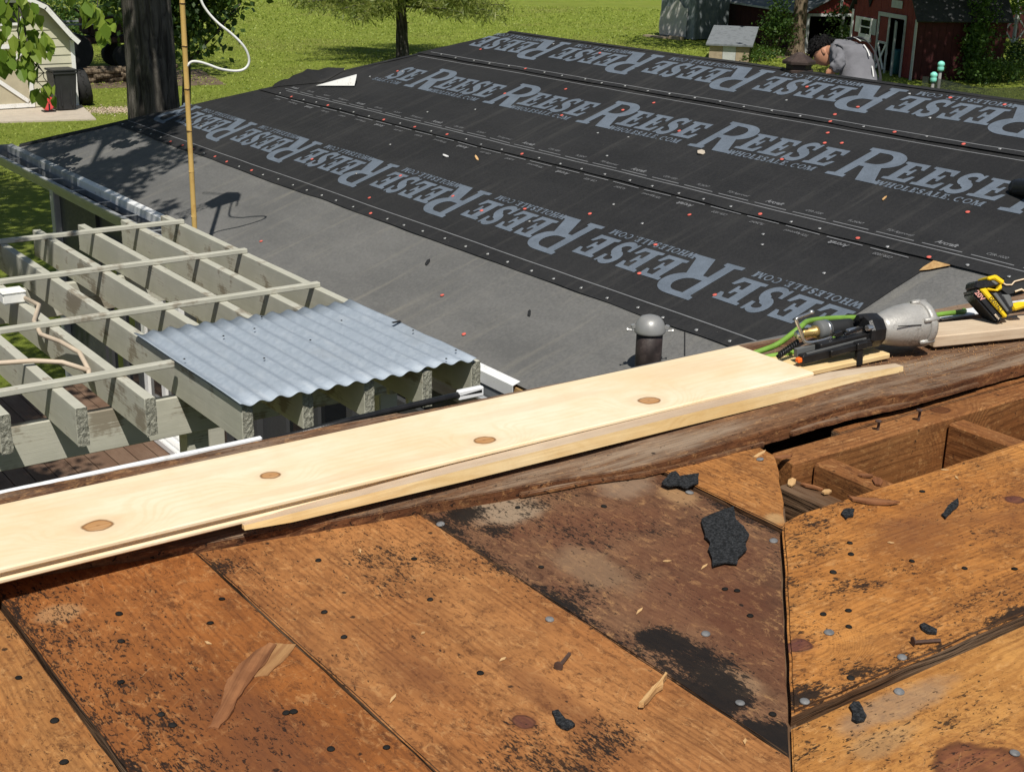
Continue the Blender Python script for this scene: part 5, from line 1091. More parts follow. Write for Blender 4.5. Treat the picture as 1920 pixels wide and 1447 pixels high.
# hair: dark curls over crown and neck side
hr = MB(); rs = random.Random(3)
for i in range(n1+1):
    th_ = math.pi*i/n1
    for j in range(n2):
        ph = 2*math.pi*j/n2; x, y, z = math.sin(th_)*math.cos(ph), math.sin(th_)*math.sin(ph), math.cos(th_)
        k_ = 1.06 + .08*nz(x*4, y*4, z*4+3); cut = 1.0
        if (z < .30 and x > .15) or z < -.35 or (abs(y) > .55 and z < .25): k_ = .70 if z < .1 else .9
        hr.v.append((x*.094*k_, y*.074*k_*1.02, z*.112*k_))
for i in range(n1):
    for j in range(n2): hr.f.append((i*n2+j, (i+1)*n2+j, (i+1)*n2+(j+1)%n2, i*n2+(j+1)%n2))
for k in range(760):
    th_ = math.acos(rs.uniform(-.25, 1)); ph = rs.uniform(0, 6.283); x, y, z = math.sin(th_)*math.cos(ph), math.sin(th_)*math.sin(ph), math.cos(th_)
    if (z < .28 and x > .1) or (abs(y) > .6 and z < .3): continue
    c0 = Vector((x*.10, y*.082, z*.12)); nn = Vector((x, y, z)); t1 = nn.cross(Vector((.3,.5,.8))).normalized(); t2 = nn.cross(t1); a0 = rs.uniform(0, 6); L_ = rs.uniform(.02, .06)
    pts = [c0 + nn*(L_*q/6) + (t1*math.cos(a0+q*1.1) + t2*math.sin(a0+q*1.1))*.009*(1+.2*q) for q in range(7)]; hr.tube(pts, [.0032,.0032,.003,.0028,.0024,.002,.001], 4, False)
hr.xf(HMx); hr.build('hair', M['hair'], body, smooth=True)
# straps down the back and the white print beside them
bk = [Vector(J['neckb'])+Vector((.03,-.055,.082)), Vector(J['chest'])+Vector((.045,-.098,.100)), Vector(J['mid'])+Vector((.062,-.112,.075)), Vector(J['waist'])+Vector((.07,-.118,.03)), Vector(J['waist'])+Vector((.06,-.120,-.06))]
def ribbon(P_, wd, th_, name, mat, off):
    P_ = smoothpath([p+off for p in P_], 5); mb = MB()
    for i, p in enumerate(P_):
        d = (P_[min(i+1,len(P_)-1)]-P_[max(i-1,0)]).normalized(); nn = (p - Vector(J['mid'])*1.0); nn = (nn - d*nn.dot(d)).normalized(); sv = d.cross(nn); 
        for a, c_ in ((-1,-1),(1,-1),(1,1),(-1,1)): mb.v.append(tuple(p + sv*(a*wd/2) + nn*(c_*th_/2)))
    n = len(P_); 
    for i in range(n-1):
        for k in range(4): mb.f.append((4*i+k, 4*i+(k+1)%4, 4*i+4+(k+1)%4, 4*i+4+k))
    return mb.build(name, mat, pn)
ribbon(bk, .030, .006, 'back_strap', M['strap'], Vector((0,0,0)))
for k, (u0, u1) in enumerate(((.22,.34),(.42,.55),(.66,.78))):
    sp = smoothpath(bk, 8); seg = sp[int(u0*len(sp)):int(u1*len(sp))+1]; ribbon(seg, .011, .003, 'back_print', M['white_ink'], -CR*.055 + CD*.0 - CF*.02); 
# ================================================================ TREES
def leafquads(n, ctr, rad, size, jitter=.35, shell=.35, droop=.0, flat=0.0):
    """n leaf quads spread through an ellipsoid -> (4n,3)"""
    d = RNG.normal(size=(n,3)); d /= np.linalg.norm(d, axis=1)[:,None]; r_ = RNG.uniform(0,1,n)**(shell); P_ = np.array(ctr) + d*r_[:,None]*np.array(rad)
    return leafat(P_, size, droop, flat)
def leafat(P_, size, droop=0.0, flat=0.0, asp=.32):
    n = len(P_); a = RNG.normal(size=(n,3)); a[:,2] = a[:,2]*(1-flat) - droop; a /= np.linalg.norm(a, axis=1)[:,None]; b_ = RNG.normal(size=(n,3)); b_ -= a*np.sum(a*b_, axis=1)[:,None]; b_ /= np.linalg.norm(b_, axis=1)[:,None]
    s = size*RNG.uniform(.6, 1.3, n)[:,None]; V = np.empty((n,4,3)); V[:,0] = P_; V[:,1] = P_ + a*s*.5 + b_*s*asp; V[:,2] = P_ + a*s; V[:,3] = P_ + a*s*.5 - b_*s*asp; return V
def clumps(nc, per, ctr, rad, csize, lsize, shell=.5, droop=0.0):
    d = RNG.normal(size=(nc,3)); d /= np.linalg.norm(d, axis=1)[:,None]; c_ = np.array(ctr) + d*(RNG.uniform(0,1,nc)**shell)[:,None]*np.array(rad); out = []
    for q in c_: out.append(leafat(q + RNG.normal(size=(per,3))*csize*RNG.uniform(.6,1.3), lsize, droop))
    return np.concatenate(out), c_
def crown(V, mat, parent, name='crown'):
    return tri_mesh(name, V.reshape(-1,3), mat, parent, 4)
def limb(mb, a, b_, r0, r1, n=7, bend=.15, sides=7):
    a = Vector(a); b_ = Vector(b_); L = (b_-a).length; pts = [a.lerp(b_, i/n) + Vector((nz(i*.7, L, a.x), nz(i*.7, L+5, a.y), nz(i*.7, L+9, a.z)*.6))*bend*math.sin(math.pi*i/n)*.8 for i in range(n+1)]
    mb.tube(pts, [r0+(r1-r0)*i/n for i in range(n+1)], sides); return pts
# ---- big dark tree just behind the far corner of the roof
TX, TY = 5.41, 14.0
bt = empty('shade_tree', (TX, TY, 0)); tag(bt, 'big dark-barked tree with a knot hole rising behind the roof corner', 'tree')
va_ = math.atan2(-TY, -TX) + .12; b = MB(); nzs, nth = 110, 84; furrow = lambda a, z: (nz(math.cos(a)*5.2, math.sin(a)*5.2, z*.85)*1.0 + .6*nz(math.cos(a)*12, math.sin(a)*12, z*2.2) + .35*nz(math.cos(a)*26, math.sin(a)*26, z*5))
for i in range(nzs+1):
    z = 7.0*i/nzs; r0 = .265 + .05*math.exp(-max(0, z-2.2)*1.6) + .10*math.exp(-z*1.2) - .006*z
    for j in range(nth):
        a = 2*math.pi*j/nth; f = furrow(a, z); da = (a-va_+math.pi)%(2*math.pi)-math.pi; r_ = r0 + .030*(1-abs(f))*1.0 - .028 + .030*math.exp(-(da/.38)**2-((z-3.10)/.16)**2)
        b.v.append((r_*math.cos(a) + .03*math.sin(z*.8), r_*math.sin(a), z))
for i in range(nzs):
    for j in range(nth): b.f.append((i*nth+j, i*nth+(j+1)%nth, (i+1)*nth+(j+1)%nth, (i+1)*nth+j))
tr = b.build('trunk', M['bark_dark'], bt, smooth=True)
va = math.atan2(-TY, -TX) + .12
kx, ky = math.cos(va), math.sin(va)
KM = Matrix.Translation((kx*.262, ky*.262, 3.10)) @ Matrix.Rotation(va, 4, 'Z') @ Matrix.Rotation(R(90), 4, 'Y')
MB().lathe([(.005,-.05),(.026,-.05),(.031,-.012),(.040,-.004),(.052,-.010),(.075,-.03)], 18, KM).build('knot_scar', M['bark_dark'], tr, smooth=True); MB().lathe([(.001,-.012),(.034,-.012),(.034,-.010),(.001,-.009)], 14, KM).build('knot_hole', M['interior'], tr)
lb = MB(); tips = []
for e in ((-3.1,-5.3,7.0),(-2.2,-4.6,7.2),(-3.8,-4.0,7.1),(-1.6,-3.2,6.6),(-2.6,-2.0,7.2),(-.6,-3.6,7.6),(1.6,1.4,8.2),(-1.8,1.6,8.4),(.9,-2.4,8.8),(2.8,-.4,7.6),(-3.4,.2,7.6),(0,2.8,8.2)):
    tips.append(limb(lb, (0,0,5.6+rnd(-.4,1.0)), e, .11, .025)); 
limb(lb, (0,0,6.8), (.2,.2,9.5), .2, .05)
limb(lb, (-1.3,-2.4,6.2), (-2.15,-3.0,4.55), .03, .012); limb(lb, (-2.15,-3.0,4.55), (-2.15,-3.05,3.75), .012, .006); limb(lb, (-1.3,-2.4,6.2), (-1.62,-3.15,4.3), .025, .008); limb(lb, (-2.15,-3.05,3.75), (-2.04,-3.1,3.3), .006, .003)
lb.build('limb', M['bark_dark'], bt, smooth=True)
V1, _ = clumps(190, 75, (TX-.6, TY-.6, 8.3), (4.6, 4.4, 2.3), .38, .17, .45)
V2, _ = clumps(150, 75, (2.45, 8.9, 7.0), (1.6, 2.1, .8), .18, .105, .6)
V3, _ = clumps(120, 60, (4.2, 18.6, 8.2), (2.8, 3.0, 1.3), .40, .2, .5)
Vc = np.concatenate([V1, V2, V3]); c_ = Vc[:,0]
# crown shaped for the light: drop leaves that would shade sunlit roof and sprays
h_ = (c_[:,2] - (P0.z + (c_[:,0]+1.5-P0.x)*math.tan(TH)))/(1 + .33*math.tan(TH)); sx = c_[:,0] + .33*h_; sy_ = c_[:,1] + .56*h_
nb = np.array([nz(a*1.3, b2*1.3, 2) for a, b2 in zip(sx, sy_)])
keep = ~((sy_ < 9.55 + 1.2*(sx-3.6) + 1.1*nb + np.clip((sx-4.2)*3.0, 0, 9)) & (sx > 2.0) & (sy_ < 12.9)) & ~((sx < 3.0) & (sy_ < 8.6+.6*nb)) & (c_[:,2] > 4.6)
hs_ = c_[:,2]-3.7; keep &= ~((np.abs(c_[:,0]+.33*hs_-3.30) < .50) & (np.abs(c_[:,1]+.56*hs_-11.0) < .34)) & ~((np.abs(c_[:,0]+.33*hs_-3.80) < .22) & (np.abs(c_[:,1]+.56*hs_-10.82) < .26))
crown(Vc[keep] - np.array([TX, TY, 0]), M['leaf'], bt)
# low sprays of leaves hanging into the picture, each leaf folded along its midrib
def spray(pts, n, spread, size, name='leaf_spray'):
    mb = MB(); rs = random.Random(len(pts)*7+n)
    for k in range(n):
        p = Vector(pts[rs.randrange(len(pts))]) + Vector((rs.gauss(0,1), rs.gauss(0,1), rs.gauss(0,1)))*spread
        d = Vector((rs.gauss(0,.5), rs.gauss(0,.5), -.8-rs.random())).normalized(); nn = Vector((rs.gauss(-.3,.6), rs.gauss(-.5,.6), rs.random()+.35)); nn = (nn - d*nn.dot(d)).normalized(); sv = d.cross(nn); L_ = size*rs.uniform(.65, 1.25); W_ = L_*.36
        P_ = [p, p+d*L_*.3+sv*W_*.95+nn*.012, p+d*L_*.65+sv*W_*.75+nn*.01, p+d*L_, p+d*L_*.65-sv*W_*.75+nn*.01, p+d*L_*.3-sv*W_*.95+nn*.012, p+d*L_*.35, p+d*L_*.7]
        mb.add(P_, [(0,1,6),(1,2,7,6),(2,3,7),(0,6,5),(6,7,4,5),(7,3,4)])
    return mb.build(name, M['leaf_bright'], bt)
OT = Vector((TX, TY, 0))
def LP(P_): return [Vector(p)-OT for p in P_]
spray(LP([(3.17,11.0,4.02),(3.25,11.0,3.98),(3.33,11.0,3.92),(3.08,11.0,3.9),(3.12,11.0,4.06)]), 46, .07, .115)
spray(LP([(3.12,11.0,3.74),(3.2,11.0,3.70),(3.26,11.0,3.74),(3.32,10.98,3.70),(3.38,10.98,3.68),(3.2,11.0,3.60),(3.12,11.0,3.62),(3.28,11.0,3.60),(3.25,11.0,3.55)]), 78, .05, .12)
spray(LP([(3.36,10.94,3.37),(3.42,10.94,3.35),(3.33,10.94,3.33)]), 12, .03, .11)
spray(LP([(3.70,10.85,4.0),(3.74,10.85,3.96),(3.80,10.83,3.90),(3.86,10.8,3.85),(3.82,10.82,3.80)]), 34, .045, .115)
lt = MB(); limb(lt, LP([(3.28,10.98,3.66)])[0], LP([(3.40,10.95,3.38)])[0], .005, .003, 6, .04); limb(lt, LP([(3.26,11.0,4.5)])[0], LP([(3.22,11.0,3.66)])[0], .008, .004, 6, .05); limb(lt, LP([(3.79,10.85,4.3)])[0], LP([(3.80,10.83,3.86)])[0], .006, .003, 6, .04); lt.build('twig', M['bark_dark'], bt)
# ---- tree out of sight on the left, its low bough shading the back deck
lt_ = empty('garden_tree', (-2.6, 6.6, 0)); tag(lt_, 'tree left of the pergola whose bough shades the brown deck', 'tree')
b = MB(); limb(b, (0,0,0), (0,0,5.0), .16, .10, 8, .1, 10); limb(b, (0,0,4.4), (3.0,-.5,5.6), .06, .02, 8, .2); limb(b, (0,0,4.8), (2.2,.9,6.0), .05, .02, 8, .2); b.build('trunk', M['bark_brown'], lt_, smooth=True)
V, _ = clumps(90, 60, (.15, 6.1, 5.75), (1.05, 1.25, .35), .2, .13, .6); Vb, _ = clumps(70, 60, (.85, 7.9, 5.75), (.75, 1.0, .3), .2, .13, .6); V = np.concatenate([V, Vb]); crown(V - np.array([-2.6, 6.6, 0]), M['leaf'], lt_)
# ---- shrub-like tree behind it, the big tree's shade put into its dark leaves
sh = empty('dark_tree', (9.3, 22.4, 0)); tag(sh, 'dark leafy tree hanging low on both sides behind the big trunk', 'tree')
V, _ = clumps(130, 60, (9.15, 22.3, 3.6), (1.25, 1.0, 1.25), .20, .13, .6, .5); V = V - np.array([9.3, 22.4, 0]); crown(V, M['leaf_dark'], sh)
b = MB(); limb(b, (0,0,0), (0,0,3.6), .10, .05); limb(b, (0,0,2.4), (-.8,.2,3.4), .04, .015); limb(b, (0,0,2.2), (.9,-.3,3.2), .04, .015); b.build('trunk', M['bark_dark'], sh, smooth=True)
# ---- spreading conifer on the lawn
cn = empty('spreading_conifer', (24.65, 40.74, 0)); tag(cn, 'lone conifer with drooping lower boughs shading the middle of the lawn', 'tree')
b = MB(); limb(b, (0,0,0), (-.05,0,1.9), .23, .16, 10, .1, 12); limb(b, (-.05,0,1.9), (0,.1,7.5), .16, .04, 6, .2, 8); limb(b, (0,0,1.1), (.12,-.22,1.22), .03, .012); b.build('trunk', M['bark_dark'], cn, smooth=True)
Vs = []; b = MB()
for k in range(64):
    a = rnd(0, 6.283); z0 = rnd(1.8, 6.5) if k > 22 else rnd(1.75, 2.5); L_ = rnd(2.6, 3.9)*(1.0 if z0 < 3 else max(.3, 1.15-(z0-2)/6.5)); e = Vector((math.cos(a)*L_, math.sin(a)*L_, z0 - rnd(.05, .55) + (.25 if z0 > 3 else .12)))
    pts = limb(b, (0,0,z0), e, .045, .010, 7, .35, 5)
    for q in pts[2:]:
        m_ = 70; c0 = np.array(q) + RNG.normal(size=(m_,3))*np.array([.22,.22,.085]); Vs.append(leafat(c0, .26, .35, 0, .07))
b.build('bough', M['bark_dark'], cn, smooth=True); crown(np.concatenate(Vs), M['needle'], cn)
# ---- yard trees on the right: brown trunk in view, crowns above the picture
def yard_tree(x, y, r_, hgt, cr, nc, label, name='yard_tree', bark='bark_brown', zc=None, per=46, ls=.24, off=(0,0)):
    t_ = empty(name, (x, y, 0)); tag(t_, label, 'tree', None); b = MB(); n_, m_ = 26, 16
    for i in range(n_+1):
        z = hgt*i/n_; rr = r_*(1-.4*i/n_) + .12*math.exp(-z*3)
        for j in range(m_): a = 2*math.pi*j/m_; q = rr*(1+.10*nz(math.cos(a)*3, math.sin(a)*3, z*1.3+x)); b.v.append((q*math.cos(a)+.10*math.sin(z*.6), q*math.sin(a), z))
    for i in range(n_):
        for j in range(m_): b.f.append((i*m_+j, i*m_+(j+1)%m_, (i+1)*m_+(j+1)%m_, (i+1)*m_+j))
    b.build('trunk', M[bark], t_, smooth=True); zc = zc or hgt+.8; b = MB()
    for k in range(7): a = k*.9+x; limb(b, (0,0,hgt*.75), (off[0]+math.cos(a)*cr*.7, off[1]+math.sin(a)*cr*.7, zc+rnd(-.8,1)), r_*.4, .03, 6, .4, 6)
    b.build('limb', M[bark], t_, smooth=True)
    V, _ = clumps(nc, per, (x+off[0], y+off[1], zc), (cr, cr, cr*.42), .5, ls, .5); V = V[V[:,:,2].min(axis=1) > 3.4]; crown(V - np.array([x, y, 0]), M['leaf'], t_); return t_
yard_tree(38.85, 36.2, .27, 6.0, 4.6, 150, 'brown tree trunk standing in front of the long red shed')
yard_tree(41.5, 25.2, .25, 6.0, 4.2, 150, 'unseen tree with its crown shifted to shade the lawn before the red barn', off=(-7.0, 1.5), zc=6.0)  # trunk out of view, crown offset added to shade the lawn
yard_tree(42.5, 26.5, .25, 6.0, 5.2, 230, off=(-3,0), label= 'tree shading the ivy-covered side of the red barn')
yard_tree(43.6, 41.6, .25, 6.0, 4.4, 120, 'tree behind the long red shed shading the low coop', off=(-5.2,-3.0), zc=6.5)
yard_tree(52.5, 30.5, .25, 6.0, 5.0, 160, 'tree shading the white lattice trellis', off=(-5.0, 2.5))
yard_tree(14.0, 36.4, .22, 6.2, 3.4, 110, 'tree hidden behind the big trunk shading the farm machine', off=(-.8,1.8))

# ================================================================ CREAM SHED on the left
cs = empty('cream_shed', (9.40, 34.08, 0)); tag(cs, 'cream barn-shaped garden shed with white trim and a cross-braced door', 'shed')
half, dep, eav, bkx, bkz, pk = 1.85, 3.2, 1.60, 1.22, 2.42, 3.02
def halfw(z): return half if z < eav else (half + (bkx-half)*(z-eav)/(bkz-eav) if z < bkz else max(.02, bkx*(1-(z-bkz)/(pk-bkz))))
MB().prism([(-half,0),(half,0),(half,dep),(-half,dep)], 0, eav).build('wall', M['siding'], cs)
z = .06
while z < pk-.1:
    h0, h1 = halfw(z), halfw(min(pk, z+.2)); 
    b = MB(); y0 = -.012
    b.add([(-h0,-.030,z),(h0,-.030,z),(h1,-.010,z+.205),(-h1,-.010,z+.205),(-h0,.02,z),(h0,.02,z),(h1,.02,z+.205),(-h1,.02,z+.205)], [(0,1,2,3),(4,7,6,5),(0,4,5,1),(1,5,6,2),(2,6,7,3),(3,7,4,0)])
    b.build('siding_board', M['siding'], cs); z += .2
for sg in (-1, 1):
    for (xa, za), (xb, zb_) in (((half+.10, eav-.02), (half-.06, eav+.13)), ((half-.06, eav+.13), (bkx, bkz)), ((bkx, bkz), (0, pk))):
        n_ = Vector((sg*(zb_-za), 0, sg*0 + (xa-xb))).normalized()
        b = MB(); A_, B_ = Vector((sg*xa, 0, za)), Vector((sg*xb, 0, zb_)); Nn = Vector((sg*(zb_-za), 0, xa-xb)).normalized()
        V = [];
        for p in (A_, B_):
            for y in (-.28, dep+.15):
                for d in (0, .05): V.append(p + Vector((0, y, 0)) + Nn*d)
        b.add(V, [(0,1,3,2),(4,6,7,5),(0,4,5,1),(2,3,7,6),(1,5,7,3),(0,2,6,4)]); b.build('roof', M['shingle_dark'], cs)
        b = MB().bar(A_+Vector((0,-.292,0))-Nn*.035, B_+Vector((0,-.292,0))-Nn*.035, .020, .11, Nn); b.build('white_trim', M['trim_white'], cs)
    MB().box(sg*half-.065, sg*half+.03, -.052, -.012, 0, eav).build('white_trim', M['trim_white'], cs)
dx0, dx1, dz1 = -1.05, .80, 1.55
d = MB().box(dx0, dx1, -.055, -.032, .06, dz1).build('door', M['door_tan'], cs)
for a in ((dx0,-.055+.0,.06),): pass
for x in (dx0, dx1-.10): MB().box(x, x+.10, -.075, -.056, .06, dz1).build('white_trim', M['trim_white'], d)
for zz in (.06, dz1-.10): MB().box(dx0+.10, dx1-.10, -.074, -.056, zz, zz+.10).build('white_trim', M['trim_white'], d)
MB().bar((dx0+.14,-.070,.20), (dx1-.14,-.070,dz1-.14), .018, .09, (0,0,1)).build('cross_brace', M['trim_white'], d); MB().bar((dx1-.14,-.079,.20), (dx0+.14,-.079,dz1-.14), .016, .09, (0,0,1)).build('cross_brace', M['trim_white'], d)
wdw = MB(); 
for a in ((-.45,.70,1.98,2.04),(-.45,.70,2.50,2.56)): wdw.box(a[0], a[1], -.07, -.03, a[2], a[3])
for x in (-.45, .64): wdw.box(x, x+.06, -.069, -.03, 2.041, 2.499)
wo = wdw.build('window', M['trim_white'], cs); MB().box(-.40, .65, -.045, -.035, 2.03, 2.51).build('pane', M['glass'], wo)
# slab, bin, tyre, red reel
o = MB().prism([(7.2,32.6),(8.95,32.08),(10.85,31.62),(11.35,34.06),(7.2,34.06)], -.05, .035).build('concrete_slab', M['concrete']); struct(o)
bn = empty('wheelie_bin', (10.72, 33.45, .036)); tag(bn, 'black wheelie bin in front of the cream shed', 'bin')
b = MB(); b.add([(-.22,-.22,0),(.22,-.22,0),(.22,.25,0),(-.22,.25,0),(-.28,-.28,.92),(.28,-.28,.92),(.28,.32,.92),(-.28,.32,.92)], [(3,2,1,0),(0,1,5,4),(1,2,6,5),(2,3,7,6),(3,0,4,7),(4,5,6,7)]); b.build('body', M['bin'], bn, bevel=.03)
MB().box(-.31,.31,-.32,.36,.921,.965).build('lid', M['bin'], bn, bevel=.02); MB().box(-.295,.295,-.30,-.275,.86,.915).build('rim', M['bin'], bn, bevel=.008)
for x in (-.25,.25): MB().lathe([(.001,-.03),(.11,-.03),(.11,.03),(.001,.03)], 16, Matrix.Translation((x,.27,.11)) @ Matrix.Rotation(R(90),4,'Y')).build('wheel', M['rubber'], bn)
for x in (-.12,.12): MB().box(x-.015,x+.015,-.262,-.235,.12,.84).build('panel_rib', M['bin'], bn)
prof = [(.26,-.12),(.30,-.14),(.40,-.145),(.445,-.12),(.455,-.06),(.455,.06),(.445,.12),(.40,.145),(.30,.14),(.26,.12),(.30,.0),(.26,-.12)]
ty = MB().lathe(prof, 40, Matrix.Rotation(R(-8),4,'Z') @ Matrix.Rotation(R(80),4,'Y')); o = ty.build('tractor_tyre', M['rubber'], loc=(11.50,34.35,.44), smooth=False); shade_auto(o, 50); tag(o, 'large black tyre leaning on the corner of the cream shed', 'tyre')
for k in range(26):
    a = 2*math.pi*k/26; MB().box(-.05,.05,-.014,.014,.452,.472).xf(Matrix.Rotation(R(-8),4,'Z') @ Matrix.Rotation(R(80),4,'Y') @ Matrix.Rotation(a,4,'Z') @ Matrix.Rotation(R(90),4,'X') @ Matrix.Rotation(.5*(1 if k%2 else -1),4,'Z')).build('tread_lug', M['rubber'], o)
rl = empty('hose_reel', (10.28,33.25,.036)); tag(rl, 'small red reel on the slab beside the black bin', 'reel')
MB().lathe([(.06,-.08),(.15,-.08),(.16,-.06),(.06,-.05),(.06,.05),(.16,.06),(.15,.08),(.06,.08)], 20, Matrix.Translation((0,0,.19)) @ Matrix.Rotation(R(60),4,'Z') @ Matrix.Rotation(R(90),4,'Y')).build('drum', M['red_plastic'], rl); MB().box(-.14,.14,-.12,.12,0,.03).box(-.02,.02,-.1,-.07,.031,.2).box(-.02,.02,.07,.1,.031,.2).build('stand', M['black_plastic'], rl); MB().tube([(0,.1,.19),(0,.12,.36),(0,-.12,.36),(0,-.1,.19)], .012, 6).build('handle', M['red_plastic'], rl)
gr = MB(); 
for k in range(1500):
    x = 11.75+RNG.normal()*.30; y = 33.05+RNG.normal()*.28; s_ = rnd(.012,.032); z0 = .012
    P_ = [Vector((rnd(-1,1),rnd(-1,1),rnd(-.6,.6))).normalized()*s_ for _ in range(4)]; gr.add([Vector((x,y,z0))+p for p in P_], [(0,1,2),(0,2,3),(0,3,1),(1,3,2)])
o = gr.build('gravel', M['gravel']); struct(o,'stuff'); o['label'] = 'pale gravel spilled beside the tyre at the shed corner'
# old machine and wood pile in the shade behind the shed
mc = empty('farm_machine', (14.4, 42.2, 0)); tag(mc, 'dark rusty farm machine parked in the shade behind the cream shed', 'machine')
MB().box(-.9,1.3,-.4,.4,.75,.95).build('frame', M['rust'], mc, bevel=.03); MB().box(-.1,1.2,-.45,.45,1.0,1.55).build('engine_hood', M['rust'], mc, bevel=.08); MB().box(-.9,-.3,-.35,.35,.96,1.05).box(-.95,-.88,-.35,.35,1.05,1.5).build('seat', M['black_plastic'], mc, bevel=.02); MB().tube([(.0,0,1.5),(-.3,0,1.75)],.03,8).build('steering_column', M['rust'], mc)
for x, y, r_ in ((-.6,-.55,.55),(-.6,.55,.55),(.95,-.5,.36),(.95,.5,.36)):
    wl_ = MB().lathe([(r_*.55,-.13),(r_*.95,-.14),(r_,-.08),(r_,.08),(r_*.95,.14),(r_*.55,.13)], 24, Matrix.Translation((x,y,r_)) @ Matrix.Rotation(R(90),4,'X')).build('wheel', M['rubber'], mc); MB().lathe([(.001,-.05),(r_*.55,-.06),(r_*.55,.06),(.001,.05)], 16, Matrix.Translation((x,y,r_)) @ Matrix.Rotation(R(90),4,'X')).build('rim', M['rust'], wl_)
for yy in (-.6, .6): MB().bar((-1.1,yy,1.35),(.0,yy,1.36),.05,.05).build('guard_rail', M['gray_ply'], mc)
lm = MB().tube([(-.7,0,0),(-.2,.01,.004),(.3,-.01,0),(.7,0,.004)], [.07,.075,.07,.065], 9).mesh('log', M['bark_brown'])
for k in range(16):
    o_ = ob('log', lm, None, (13.2+rnd(0,2.0), 38.6+rnd(-.5,.7), .07+.12*(k%3)), rnd(-.3,.3)); tag(o_, 'cut log in the low wood pile under the dark machine', 'log', 'logs in the wood pile')
o = MB().prism([(12.4,37.4),(16.4,36.7),(17.3,40.6),(12.6,41.4)], -.02, .006).build('bare_soil', M['soil']); struct(o)
# ================================================================ RED BARN (front along the line A-B), local x along the front, y to the back
def frame(o_, a, b_):
    d = Vector((b_[0]-a[0], b_[1]-a[1], 0)); L_ = d.length; d.normalize(); n_ = Vector((-d.y, d.x, 0))
    o_.matrix_world = Matrix(((d.x, n_.x, 0, a[0]), (d.y, n_.y, 0, a[1]), (0,0,1,0), (0,0,0,1))); return L_
rb = empty('red_barn', (0,0,0)); L = frame(rb, (38.47,33.26), (36.27,28.74)); tag(rb, 'weathered red barn-shaped shed with an open doorway and shuttered window', 'shed')
# local y from the formula points left of the front direction: away from the camera here
EV = 1.92; W2 = L/2
def hw2(z): return W2 if z < EV else (W2 + (W2*.66-W2)*(z-EV)/1.15 if z < EV+1.15 else max(.02, W2*.66*(1-(z-EV-1.15)/.8)))
DO0, DO1 = 2.28, 4.15
x = 0.0; k = 0
while x < L-.02:
    x1 = min(L, x+.2); zc = min(EV + 1.15*min(1, max(0, (W2-abs((x+x1)/2-W2)))/(W2*.34)), EV+1.95) if True else 0
    u = W2-abs((x+x1)/2-W2); zc = EV + (1.15*u/(W2*.34) if u < W2*.34 else 1.15 + .8*(u-W2*.34)/(W2*.66))
    z0 = 0.03 if not (DO0 < (x+x1)/2 < DO1) else 1.78
    MB().box(x+.004, x1-.004, rnd(-.006,.006)-.01, .02, z0, zc-.03).build('board', M['red_board'], rb); x = x1; k += 1
DEP = 3.0
for y0 in (DEP,): MB().box(.0, L, y0, y0+.05, 0, EV).build('wall', M['red_dark'], rb)
MB().box(0, .05, .03, DEP, 0, EV).build('wall', M['red_dark'], rb); 
y = .03
while y < DEP: MB().box(L-.05+rnd(-.004,.004), L+rnd(0,.01), y+.004, min(DEP, y+.236), .03, EV).build('board', M['red_dark'], rb); y += .24
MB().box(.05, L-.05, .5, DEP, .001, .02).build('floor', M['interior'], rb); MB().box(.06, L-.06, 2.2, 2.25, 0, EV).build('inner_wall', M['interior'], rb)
for sg in (-1, 1):
    for (ua, za), (ub, zb_) in (((W2+.18, EV-.12), (W2*.66, EV+1.15)), ((W2*.66, EV+1.15), (0, EV+1.95))):
        A_ = Vector((W2+sg*ua, 0, za)); B_ = Vector((W2+sg*ub, 0, zb_)); Nn = Vector((sg*(zb_-za), 0, ua-ub)).normalized(); V = []
        for p in (A_, B_):
            for yy in (-.12, DEP+.15):
                for d_ in (0, .05): V.append(p + Vector((0, yy, 0)) + Nn*d_)
        MB().add(V, [(0,1,3,2),(4,6,7,5),(0,4,5,1),(2,3,7,6),(1,5,7,3),(0,2,6,4)]).build('roof', M['shingle_dark'], rb)
for x in (-.06, L-.08): MB().box(x, x+.14, -.055, -.025, 0, EV-.05).build('corner_trim', M['trim_white'] if x < 1 else M['trim_worn'], rb)
for x in (DO0-.13, 2.98, DO1+.02): MB().box(x, x+.11, -.06, -.028, 0, 1.80).build('door_post', M['trim_worn'], rb)
MB().box(DO0-.13, DO1+.13, -.062, -.028, 1.801, 1.93).build('lintel', M['trim_worn'], rb)
MB().box(DO0+.0, 2.97, -.025, .0, .95, 1.78).build('side_panel', M['red_board'], rb)
MB().bar((DO0+.06,-.04,.12),(2.93,-.04,.92),.02,.09,(0,0,1)).build('cross_brace', M['trim_white'], rb); MB().bar((2.93,-.062,.12),(DO0+.06,-.062,.92),.02,.09,(0,0,1)).build('cross_brace', M['trim_white'], rb); MB().box(DO0,2.97,-.05,-.026,.93,1.0).build('rail', M['trim_worn'], rb)
b = MB().box(0, .62, -.02, .02, .04, 1.74); o_ = b.build('door', M['gray_ply'], rb); o_.location = (3.62, -.10, 0); o_.rotation_euler = (0,0,-.35); MB().box(.56,.62,-.04,-.021,.04,1.74).build('edge_trim', M['trim_worn'], o_)
w_ = MB().box(.66,1.66,-.055,-.03,1.0,1.12).box(.66,1.66,-.055,-.03,1.58,1.66).box(.66,.76,-.054,-.03,1.121,1.579).box(1.56,1.66,-.054,-.03,1.121,1.579).box(.761,1.559,-.053,-.03,1.33,1.37).build('window', M['trim_white'], rb); MB().box(.75,1.57,-.035,-.03,1.11,1.59).build('pane', M['glass'], w_)
for x in (.30, 1.70):
    s_ = MB().box(x, x+.33, -.05, -.03, 1.14, 1.66).build('shutter', M['trim_white'] if x < 1 else M['trim_worn'], rb)
